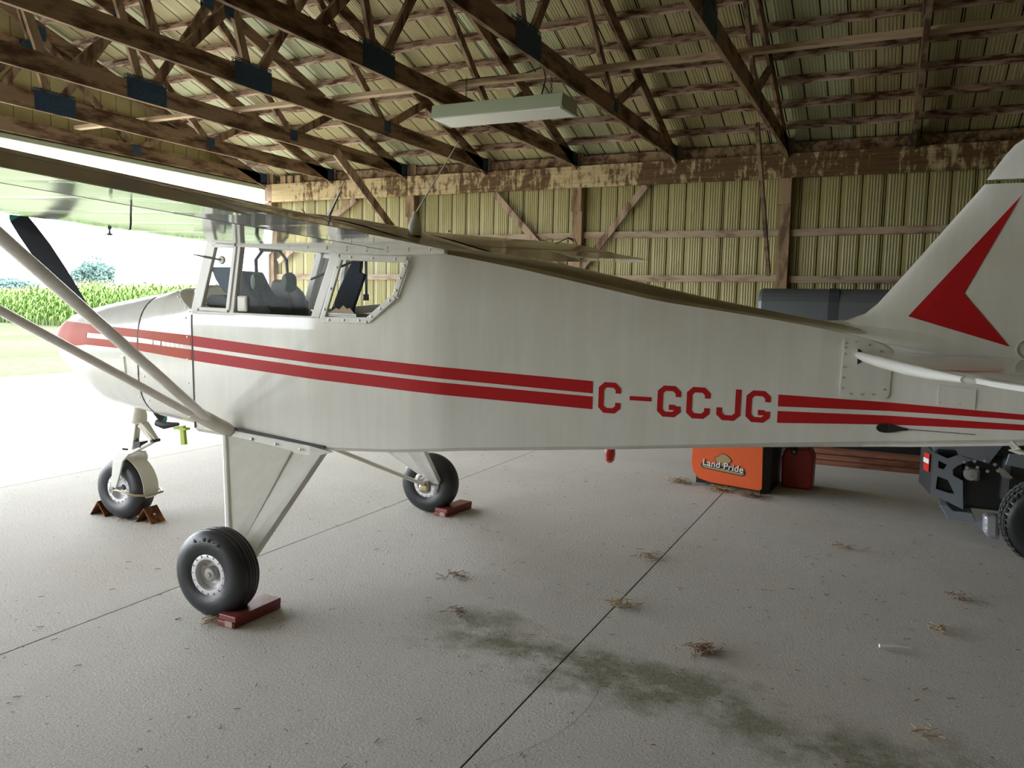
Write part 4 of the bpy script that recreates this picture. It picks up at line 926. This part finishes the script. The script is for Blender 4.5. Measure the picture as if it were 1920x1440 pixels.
# headset hanging at the door window top
hs = tag(empty('headset', (0, 0, 0), 0), 'olive green aviation headset hanging inside the cabin door window', 'headset')
hs.matrix_world = Matrix.Translation((-2.99, 3.94, 0)) @ Matrix.Rotation(TH, 4, 'Z')
MB().tube([(-.315, -.43, 1.70), (-.318, -.43, 1.78), (-.26, -.43, 1.845), (-.17, -.43, 1.845), (-.115, -.42, 1.78), (-.115, -.41, 1.70)], .007, 6, flat=2).build('headband', M['mdark'], hs, smooth=True)
MB().box((-.29, -.45, 1.825), (-.15, -.41, 1.857)).build('headband_pad', M['mdark'], hs, bevel=.012)
for uu_, vv_ in ((-.305, -.43), (-.105, -.41)):
    MB().lathe([(0, -.035), (.030, -.032), (.040, -.01), (.040, .01), (.032, .03), (0, .033)], (0, 0, 0), (.5, 1, 0), 20).build('ear_cup', M['green'], hs, smooth=True).matrix_basis = Matrix.Translation((uu_, vv_, 1.655)) @ Matrix.Scale(1.4, 4, (0, 0, 1))
MB().tube([(-.30, -.43, 1.60), (-.27, -.43, 1.52), (-.24, -.42, 1.46)], .003, 5).tube([(-.10, -.42, 1.60), (-.09, -.42, 1.50)], .003, 5).build('headset_cable', M['mdark'], hs)
# vent in door window, sticker in the rear window, thermometer probe
MB().box((-.365, -.536, 1.487), (-.297, -.522, 1.575)).build('window_vent_frame', M['trimw'], AC, bevel=.01)
MB().box((-.355, -.538, 1.497), (-.307, -.534, 1.565)).build('window_vent', M['strut'], AC, bevel=.004)
MB().lathe([(0, -.006), (.02, -.005), (.024, 0), (.024, .006)], (-.462, -.545, 1.772), (0, 1, 0), 18).tube([(-.462, -.548, 1.772), (-.52, -.60, 1.785), (-.575, -.64, 1.797)], [.006, .007, .003], 8).build('outside_air_probe', M['hubm'], AC, smooth=True)
stk = MB().add([(.225, -.5335, 1.476), (.415, -.5335, 1.472), (.415, -.5335, 1.490), (.225, -.5335, 1.494)], [(0, 1, 2, 3)])
stk.build('sticker_banner', M['whitep'], AC)
mb = MB()
for i in range(22):
    u = .233+.0080*i; mb.add([(u, -.5340, 1.479), (u+.005, -.5340, 1.479), (u+.005, -.5340, 1.486), (u, -.5340, 1.486)], [(0, 1, 2, 3)])
mb.build('sticker_lettering', M['mgrey'], AC)
MB().add([(.245, -.5335, 1.494), (.29, -.5335, 1.520), (.31, -.5335, 1.512), (.335, -.5335, 1.535), (.36, -.5335, 1.515), (.375, -.5335, 1.522), (.405, -.5335, 1.491)], [(0, 6, 5, 4, 3, 2, 1)]).build('sticker_mountains', plain('sticker_brown', (.40,.28,.18), .6), AC)

# ------------------------------------------------------------------ chocks and small things on the floor
def acw(u, v, z=0): return (-2.99+u*math.cos(TH)-v*math.sin(TH), 3.94+u*math.sin(TH)+v*math.cos(TH), z)
def chock(label, u, v, rot, ln):
    x_, y_, _ = acw(u, v); o = tag(empty('wheel_chock', (x_, y_, 0), rot), label, 'wheel chock', 'red board chocks')
    MB().box((-.055, -ln/2, .002), (.055, ln/2, .028)).build('board', M['chock'], o, bevel=.004); MB().box((-.05, -ln/2+.005, .0285), (.06, ln/2-.003, .058)).build('board', M['chock'], o, bevel=.004)
    MB().box((.0, -ln/2-.004, .006), (.045, -ln/2+.004, .034)).build('broken_end', M['chockend'], o)
chock('dark red stacked-board wheel chock behind the nearer main tyre', .155, -1.07, TH+.0-.09, .31)
chock('dark red stacked-board wheel chock behind the farther main tyre', .165, 1.17, TH-.17, .33)
def vchock(label, x_, y_, rz):
    o = tag(empty('wheel_chock', (x_, y_, 0), rz), label, 'wheel chock', 'rusty angle-iron chocks')
    MB().prism([(-.075, -.06, .0), (0, -.06, .105), (.075, -.06, 0), (.068, -.06, 0), (0, -.06, .095), (-.068, -.06, 0)], (0, .12, 0)).build('angle_iron', M['rust'], o)
    MB().box((.032, -.008, .045), (.040, .008, .060)).build('slot', M['whitep'], o)
xx = acw(-1.62, -.0); vchock('rusty folded-steel wheel chock behind the nose tyre', xx[0]+.01, xx[1], TH)
xx = acw(-2.045, .0); vchock('rusty folded-steel wheel chock in front of the nose tyre', xx[0], xx[1], TH)
# thin dark cord with weight under the near wing
cd_ = tag(MB().tube([acw(.30, -1.864, 1.862), acw(.302, -1.866, 1.83), acw(.30, -1.868, 1.803)], .0035, 6).tube([acw(.30, -1.868, 1.803), acw(.29, -1.90, 1.786), acw(.28, -1.935, 1.785)], .0012, 4).build('hanging_cord', M['mdark']), 'short black cord dangling from the underside of the near wing', 'cord')
MB().lathe([(0, .022), (.007, .018), (.007, .009), (.003, .004), (.004, -.006), (.014, -.013), (.0, -.017)], acw(.28, -1.942, 1.79), (0, 0, 1), 10).build('weight', M['mgrey'], cd_, smooth=True)
# pale stick
tag(MB().tube([(.035, 3.975, .012), (.10, 4.0, .014), (.165, 4.025, .010)], [.009, .008, .003], 8).build('stick', M['whitep'], smooth=True), 'thin pale stick lying alone on the concrete at right', 'stick')
def clump(x_, y_, r_, n, mat, name='straw_clump', label=None):
    mb = MB()
    for i in range(n):
        a, d = random.uniform(0, 6.28), abs(random.gauss(0, .5))*r_; c = Vector((x_+d*math.cos(a)*1.4, y_+d*math.sin(a), random.uniform(.003, .02+r_*.15))); b = random.uniform(0, 6.28); l = random.uniform(.3, 1)*r_*.9; dv = Vector((math.cos(b), math.sin(b), random.uniform(-.15, .3)))*l/2
        p_, q_ = c-dv, c+dv; p_.z = max(.002, p_.z); q_.z = max(.002, q_.z); mb.beam(p_, q_, .003, .0025)
    o = mb.build(name, M[mat]); o['kind'] = 'stuff'
    if label: tag(o, label, 'straw')
    return o
for x_, y_, r_, n, mt, lb in ((-.69, 3.54, .08, 60, 'strawd', 'brown straw clump right of the long floor joint'), (-1.21, 3.90, .07, 50, 'straw', 'tan straw clump sitting on the long floor joint'),
    (-2.17, 3.86, .07, 30, 'strawd', 'sparse dark straw bits between near wheel and long joint'), (-1.29, 4.77, .09, 34, 'straw', 'thin tan straw tuft left of the long floor joint'), (-1.66, 7.02, .10, 90, 'straw', 'dry straw tuft at left corner of the orange implement'),
    (-1.25, 6.88, .13, 90, 'straw', 'dry straw tuft under the front of the orange implement'), (-.98, 6.80, .10, 80, 'strawd', 'brown straw tuft at right corner of the orange implement'), (.30, 4.35, .06, 26, 'straw', 'straw tuft right of the pale stick'),
    (-1.88, 3.40, .06, 26, 'strawd', 'straw bits by the left end of the green stain'), (-2.88, 2.74, .06, 40, 'straw', 'straw stuck at the foot of the near main tyre'), (-4.80, 3.80, .08, 40, 'straw', 'straw stuck at the foot of the nose tyre'),
    (.42, 4.9, .07, 24, 'strawd', 'dark straw bits in front of the mower tyre'), (-.2, 5.6, .08, 20, 'straw', 'straw bits far right of the orange implement'), (.2, 3.2, .06, 20, 'straw', 'straw bits on the green stain at right')):
    clump(x_, y_, r_, n, mt, label=lb)
mb = MB()
for i in range(420):
    x_, y_ = random.uniform(-4, 1.2), random.uniform(1.6, 7.5); a = random.uniform(0, 6.28); l = random.uniform(.004, .018); mb.beam((x_-math.cos(a)*l, y_-math.sin(a)*l, .003), (x_+math.cos(a)*l, y_+math.sin(a)*l, .004), .0022, .002)
o = mb.build('floor_debris', M['strawd']); tag(o, 'scattered bits of straw and grit over the hangar floor', 'debris', kind='stuff')

# ------------------------------------------------------------------ orange implement, fuel can, planks, grey box
im = tag(empty('box_implement', (-1.2, 6.95, 0)), 'orange steel farm implement with gold and white badge, beneath the tail', 'farm implement')
def imp(x_, z): return (x_+1.2, -.08*(x_+1.2)*1.5, z)
pol = [(-1.53, .62), (-.93, .62), (-.915, .05), (-.935, .03), (-1.36, .045), (-1.47, .07), (-1.525, .13), (-1.54, .20)]
MB().prism([imp(*p_) for p_ in pol], (0, .02, 0)).build('side_panel', M['orange'], im, bevel=.004)
MB().prism([(.27, -.02, .0), (.34, .05, .0), (.34, .05, .62), (.27, -.02, .62)], (.02, .55, 0)).build('inner_panel', M['mdark'], im); MB().box((-.30, .08, .02), (.27, .6, .6)).build('box_body', M['mdark'], im)
lg = empty('badge', parent=im)
def ly(x_): return -.12*x_-.003
MB().prism([(x_, ly(x_)+.0015, z) for x_, z in ((-.255, .195), (-.235, .165), (.115, .135), (.14, .150), (.14, .175), (.12, .185), (-.24, .215))], (0, -.002, 0)).build('badge_bar', M['blackp'], lg)
MB().prism([(x_, ly(x_)-.0008, z) for x_, z in ((-.24, .19), (-.225, .172), (.11, .144), (.128, .155), (.12, .168), (-.23, .197))], (0, -.0015, 0)).build('badge_gold', M['gold'], lg)
tp = [(-.115, .205), (-.105, .235), (-.125, .25), (-.12, .275), (-.095, .285), (-.075, .305), (-.045, .308), (-.02, .295), (0, .278), (.012, .26), (.005, .245), (-.01, .235), (-.005, .205)]
MB().prism([(x_, ly(x_)+.0015, z) for x_, z in [(-.06+(a-(-.06))*1.1, .255+(b-.255)*1.1) for a, b in tp]], (0, -.002, 0)).build('tree_outline', M['blackp'], lg); MB().prism([(x_, ly(x_)-.001, z) for x_, z in tp], (0, -.0015, 0)).build('tree_emblem', M['gold'], lg)
def text(body, size, mat, par, mw, name, sx=1.0, bold=.0):
    cu = bpy.data.curves.new(name, 'FONT'); cu.body = body; cu.size = size; cu.extrude = .0008; cu.offset = bold; cu.align_x = 'CENTER'; cu.space_character = 1.05
    o = bpy.data.objects.new(name, cu); C.objects.link(o); cu.materials.append(mat)
    bpy.context.view_layer.update(); me = bpy.data.meshes.new_from_object(o.evaluated_get(bpy.context.evaluated_depsgraph_get())); bpy.data.objects.remove(o)
    o = bpy.data.objects.new(name, me); C.objects.link(o); o.parent = par; o.matrix_basis = mw @ Matrix.Scale(sx, 4, (1, 0, 0)); return o
rot = Matrix.Rotation(math.radians(-6.8), 4, 'Z') @ Matrix.Rotation(math.pi/2, 4, 'X') @ Matrix.Rotation(math.radians(-4.5), 4, 'Z')
text('Land Pride', .080, M['blackp'], lg, Matrix.Translation((-.055, ly(-.055)-.0045, .178)) @ rot, 'badge_lettering_shadow', 1.0, .004)
text('Land Pride', .080, M['whitep'], lg, Matrix.Translation((-.058, ly(-.058)-.0070, .182)) @ rot, 'badge_lettering', 1.0, .0008)
fc = tag(empty('fuel_can', (-.68, 7.42, 0)), 'dark red plastic fuel can right of the orange implement', 'fuel can')
MB().prism([(-.13, -.12, 0), (.13, -.12, 0), (.135, -.12, .28), (.10, -.12, .36), (-.10, -.12, .36), (-.135, -.12, .28)], (0, .24, 0)).build('can_body', M['can'], fc, bevel=.02)
MB().lathe([(0, -.02), (.028, -.018), (.03, .03)], (-.03, -.125, .335), (0, 1, .3), 14).build('cap', M['black'], fc, smooth=True); MB().lathe([(0, -.004), (.012, -.003), (.014, .0)], (-.03, -.146, .330), (0, 1, .3), 12).build('cap_centre', M['brass'], fc)
MB().tube([(-.08, 0, .36), (-.07, 0, .42), (.07, 0, .42), (.08, 0, .36)], .014, 8).build('handle', M['can'], fc, smooth=True)
for i, (yy, zz_, ln) in enumerate(((8.62, .0, 3.2), (8.64, .052, 3.1), (8.70, .104, 3.15), (8.80, .0, 3.2), (8.80, .052, 3.0))):
    tag(MB().box((-.95+.04*i, yy, zz_+.001), (-.95+.04*i+ln, yy+.15, zz_+.048)).build('plank', M['planks'], bevel=.003), 'reddish brown plank in the stack on the floor, '+['bottom front', 'middle front', 'topmost front', 'bottom rear', 'middle rear'][i], 'plank', 'stacked planks by the far wall')
gb = tag(empty('storage_box', (0, 0, 0)), 'large dull grey box with rounded top edge and dark strap, against far wall', 'storage box')
ring = []
prof = [(8.95, .22), (8.95, 1.66), (8.98, 1.75), (9.06, 1.80), (10.0, 1.80), (10.08, 1.74), (10.1, 1.66), (10.1, .22)]
MB().prism([(-1.34, y_, z_) for y_, z_ in prof], (3.4, 0, 0)).build('box_shell', M['boxg'], gb, bevel=.06)
MB().prism([(-.62, y_-.004 if y_ < 9.5 else y_+.004, z_+.004) for y_, z_ in prof], (.10, 0, 0)).build('strap', M['boxd'], gb)
MB().box((-1.2, 9.05, 0), (1.95, 10.0, .21)).build('box_base', M['mdark'], gb)

# ------------------------------------------------------------------ riding mower at the right edge (rear guard, engine, drive tyre)
mo = tag(empty('riding_mower', (0, 0, 0)), 'dark grey riding mower with knobby drive tyre behind the aircraft tail', 'mower')
def pz(poly, y_): return [(x_, y_, z_) for x_, z_ in poly]
# side guard plate with cut-outs (built round its holes)
def plate_with_holes(name, outer, holes, y_, th_, mat, par):
    import bmesh
    bm = bmesh.new(); ed = []
    for lp in [outer]+holes:
        vs = [bm.verts.new((x_, y_, z_)) for x_, z_ in lp]
        for i in range(len(vs)): ed.append(bm.edges.new((vs[i], vs[(i+1) % len(vs)])))
    bmesh.ops.triangle_fill(bm, use_beauty=True, use_dissolve=False, edges=ed)
    ext = bmesh.ops.extrude_face_region(bm, geom=bm.faces[:]); bmesh.ops.translate(bm, vec=(0, th_, 0), verts=[g for g in ext['geom'] if isinstance(g, bmesh.types.BMVert)])
    bmesh.ops.recalc_face_normals(bm, faces=bm.faces[:]); me = bpy.data.meshes.new(name); bm.to_mesh(me); bm.free(); me.materials.append(mat)
    o = bpy.data.objects.new(name, me); C.objects.link(o); o.parent = par; return o
plate_with_holes('side_guard', [(.31, .60), (.40, .565), (.46, .595), (.555, .57), (.51, .55), (.46, .52), (.435, .49), (.44, .45), (.50, .42), (.515, .22), (.38, .28), (.31, .30)],
    [[(.345, .545), (.40, .52), (.38, .485), (.345, .495)], [(.345, .435), (.41, .415), (.46, .315), (.34, .345)]], 6.2, .012, M['mgrey'], mo)
MB().prism([(.24, 6.42, .64), (.24, 6.42, .34), (.31, 6.205, .30), (.31, 6.205, .60)], (.012, .006, 0)).build('rear_guard', M['mdark'], mo)
for z_, h2, mt in ((.495, .085, 'reflr'), (.525, .032, 'reflw')):
    MB().prism([(.262, 6.33, z_-h2/2-.0), (.262, 6.33, z_+h2/2+.04*(mt == 'reflr')), (.292, 6.238, z_+h2/2+.04*(mt == 'reflr')), (.292, 6.238, z_-h2/2)], (-.003 if mt == 'reflr' else -.006, -.002, 0)).build('reflector', M[mt], mo)
MB().prism([(.31, 6.2, .60), (.315, 6.2, .66), (.72, 6.2, .69), (.645, 6.2, .555), (.46, 6.2, .598), (.44, 6.2, .64), (.35, 6.2, .64)], (0, .5, .01)).build('engine_deck', M['mgrey'], mo)
MB().prism([(.30, 6.72, .64), (.30, 6.72, .30), (.52, 6.72, .24), (.52, 6.72, .64)], (0, .01, 0)).build('side_guard', M['mgrey'], mo)
MB().box((.335, 6.26, .31), (.50, 6.6, .57)).build('engine_shroud', M['mdark'], mo, bevel=.02)
MB().box((.50, 6.25, .22), (1.6, 6.7, .60)).build('engine_block', M['mdark'], mo, bevel=.03)
MB().lathe([(0, -.03), (.035, -.03), (.045, 0), (.045, .12)], (.545, 6.2, .47), (0, 1, 0), 18).build('muffler', M['silver'], mo, smooth=True)
MB().box((.52, 6.17, .43), (.60, 6.24, .515)).build('oil_filter', M['hubm'], mo, bevel=.02)
for i in range(8):
    MB().lathe([(0, -.006), (.010, -.005), (.012, .006)], (.50+.06*(i % 4)+.02*(i//4), 6.18, .555-.05*(i//4)+.01*(i % 3)), (0, 1, 0), 8).build('bolt', M['silver'], mo)
MB().prism(pz([(.37, .235), (.43, .14), (.60, .145), (.57, .205), (.46, .205), (.42, .24)], 6.19), (0, .5, 0)).build('hitch_bar', M['mgrey'], mo, bevel=.006)
MB().prism(pz([(.59, .16), (.65, .07), (.73, .06), (.73, .22)], 6.12), (0, .06, 0)).build('axle_bracket', M['mgrey'], mo)
MB().prism(pz([(.625, .235), (.71, .24), (.715, .095), (.65, .085), (.63, .12)], 6.02), (0, .12, 0)).build('drive_case', M['silver'], mo, bevel=.02)
MB().prism(pz([(.735, .66), (.83, .665), (.83, .57), (.72, .585)], 6.02), (0, .02, 0)).build('fender_plate', M['mgrey'], mo, bevel=.004)
MB().prism(pz([(.69, .56), (.72, .55), (.77, .50), (.76, .49), (.71, .50), (.69, .53)], 6.05), (0, .02, 0)).build('muffler_shield', M['hubm'], mo)
MB().box((.72, 6.1, .30), (1.75, 6.8, .62)).build('mower_frame', M['mdark'], mo, bevel=.04)
for yy in (6.0, 6.8): MB().lathe([(0, -.045), (.09, -.05), (.13, -.04), (.14, 0), (.13, .04), (.09, .05), (0, .045)], (1.85, yy, .141), (0, 1, 0), 28).beam((1.85, yy, .15), (1.70, yy+.05, .42), .03, .05).build('caster_wheel', M['rubber'], mo, smooth=True)
# knobby tyre: carcass plus lugs
tc_ = Vector((.965, 5.86, .272)); R = .275
tt_ = MB().lathe([(.13, -.10), (.20, -.125), (.245, -.115), (.262, -.09), (.266, 0), (.262, .09), (.245, .115), (.20, .125), (.13, .10)], tc_, (0, 1, 0), 40).build('drive_tyre', M['rubber'], mo, smooth='all')
for i in range(44):
    a = 2*math.pi*i/44
    for j, o_ in enumerate((-.095, -.035, .03, .09)):
        aa = a+(.07 if j % 2 else 0)+(.03 if j == 0 else 0); n_ = Vector((math.cos(aa), 0, math.sin(aa))); t2_ = Vector((-math.sin(aa), 0, math.cos(aa))); c = tc_+Vector((0, o_, 0))+n_*(.262 if abs(o_) < .05 else .254)
        if (c+n_*.012).z < .001: continue
        hx_ = [(-.014, -.020), (.006, -.024), (.015, 0), (.012, .020), (-.010, .024), (-.016, .004)]
        if i % 2: hx_ = [(-x_, y_) for x_, y_ in hx_][::-1]
        MBt = MB().prism([c+t2_*x_+Vector((0, y_, 0)) for x_, y_ in hx_], n_*.014)
        exec_parts.append(MBt)
mb = MB()
for q_ in exec_parts: mb.add(q_.v, q_.f)
mb.build('tread_lugs', M['knob'], tt_)['kind'] = 'stuff'
MB().lathe([(.0, -.06), (.05, -.06), (.06, -.03), (.12, -.04), (.135, -.10), (.14, -.10), (.13, .0)], tc_, (0, 1, 0), 30).build('wheel_disc', M['mdark'], mo, smooth=True)

# ------------------------------------------------------------------ outside: corn, trees
def corn_mesh():
    V, F, MI = [], [], []
    def plant(x_, y_, h, s_):
        rg = random.Random(s_); b = len(V); n0 = b
        for k in range(3): a = k*2.094; V.append((x_+.012*math.cos(a), y_+.012*math.sin(a), -.05)); 
        for k in range(3): a = k*2.094; V.append((x_+.006*math.cos(a), y_+.006*math.sin(a), h*.9))
        for k in range(3): F.append((b+k, b+(k+1)%3, b+3+(k+1)%3, b+3+k)); MI.append(0)
        for i in range(10):
            z = h*(.12+.078*i); a = rg.uniform(-.5, .5)+(math.pi if i % 2 else 0)+s_*.7; l = rg.uniform(.35, .62); w = .045; dx, dy = math.cos(a), math.sin(a); px_, py_ = -dy*w, dx*w
            p_ = [(0, 0, 0, .5), (l*.35, .20*l/.5, 0, 1), (l*.75, .18*l/.5, 0, .8), (l, -.05, 0, .1)]; b = len(V)
            for d, dz_, _, k in p_:
                V.append((x_+dx*d+px_*k, y_+dy*d+py_*k, z+dz_)); V.append((x_+dx*d-px_*k, y_+dy*d-py_*k, z+dz_))
            for k in range(3): F.append((b+2*k, b+2*k+1, b+2*k+3, b+2*k+2)); MI.append(0)
        for i in range(5):
            a = rg.uniform(0, 6.28); b = len(V); t_ = rg.uniform(.02, .09) if i else 0
            V.append((x_-.008, y_, h*.88)); V.append((x_+.008, y_, h*.88)); V.append((x_+t_*math.cos(a), y_+t_*math.sin(a), h*.88+rg.uniform(.16, .26))); F.append((b, b+1, b+2)); MI.append(1)
    s_ = 0
    for row in range(14):
        step = .20 if row < 4 else .34
        t_ = 0
        while t_ < 75:
            # front edge runs from (-95,10) through (-46,29.5) to (-24,33)
            x_ = -92+t_; y0_ = float(I(x_, [-92, -62, -46.5, -38, -17], [14, 25, 29.3, 27.5, 33])); h = float(I(x_, [-92, -47, -38, -17], [2.0, 1.98, 2.5, 2.6]))*random.uniform(.93, 1.05)
            plant(x_+random.uniform(-.05, .05), y0_+row*.75+random.uniform(-.06, .06), h, s_); s_ += 1; t_ += step
    me = bpy.data.meshes.new('corn_field'); me.from_pydata(V, [], F); me.materials.append(M['corn']); me.materials.append(M['tassel']); me.polygons.foreach_set('material_index', MI); me.update()
    o = bpy.data.objects.new('corn_field', me); C.objects.link(o); return tag(o, 'dense green corn field with pale tassels beyond the lawn', 'corn', kind='stuff')
corn_mesh()
tag(MB().box((-95, 46, -.1), (-14, 120, 1.35)).build('far_corn', M['corn']), 'farther rows of the green corn field', 'corn', kind='stuff')
def tree(x_, y_, h, rx, label, seed):
    rg = np.random.default_rng(seed); root = tag(empty('tree', (x_, y_, 0)), label, 'tree', 'trees beyond the corn')
    MB().tube([(0, 0, -.1), (.1, 0, h*.3), (0, .1, h*.6)], [h*.035, h*.028, h*.012], 8).build('trunk', M['bark'], root, smooth=True)
    nb = 26; cs = rg.normal(size=(nb, 3)); cs /= np.linalg.norm(cs, axis=1)[:, None]; cs *= rg.uniform(.3, .8, (nb, 1)); rad = rg.uniform(.22, .40, nb); V, F = [], []
    for c, r_ in zip(cs, rad):
        n = 420; d = rg.normal(size=(n, 3)); d /= np.linalg.norm(d, axis=1)[:, None]; p_ = (c+d*r_*rg.uniform(.75, 1.05, (n, 1)))*np.array([rx, rx, h*.36])+np.array([0, 0, h*.60])
        for q_ in p_:
            a = rg.normal(size=3)*.10*rx/4; b_ = rg.normal(size=3)*.10*rx/4; k = len(V); V += [tuple(q_-a), tuple(q_+b_), tuple(q_+a), tuple(q_-b_)]; F.append((k, k+1, k+2, k+3))
    me = bpy.data.meshes.new('foliage'); me.from_pydata(V, [], F); me.materials.append(M['leaf']); me.update(); o = bpy.data.objects.new('foliage', me); C.objects.link(o); o.parent = root
tree(-126, 94, 9.0, 4.3, 'round leafy tree rising beyond the corn, largest of them', 1)
tree(-152, 97, 5.2, 5.0, 'low tree left of the round one, half behind the wing strut', 2)
tree(-168, 102, 5.8, 6.0, 'low tree farther left on the horizon', 3)
tree(-182, 104, 4.6, 6.5, 'lowest tree at the left edge of the horizon', 4)
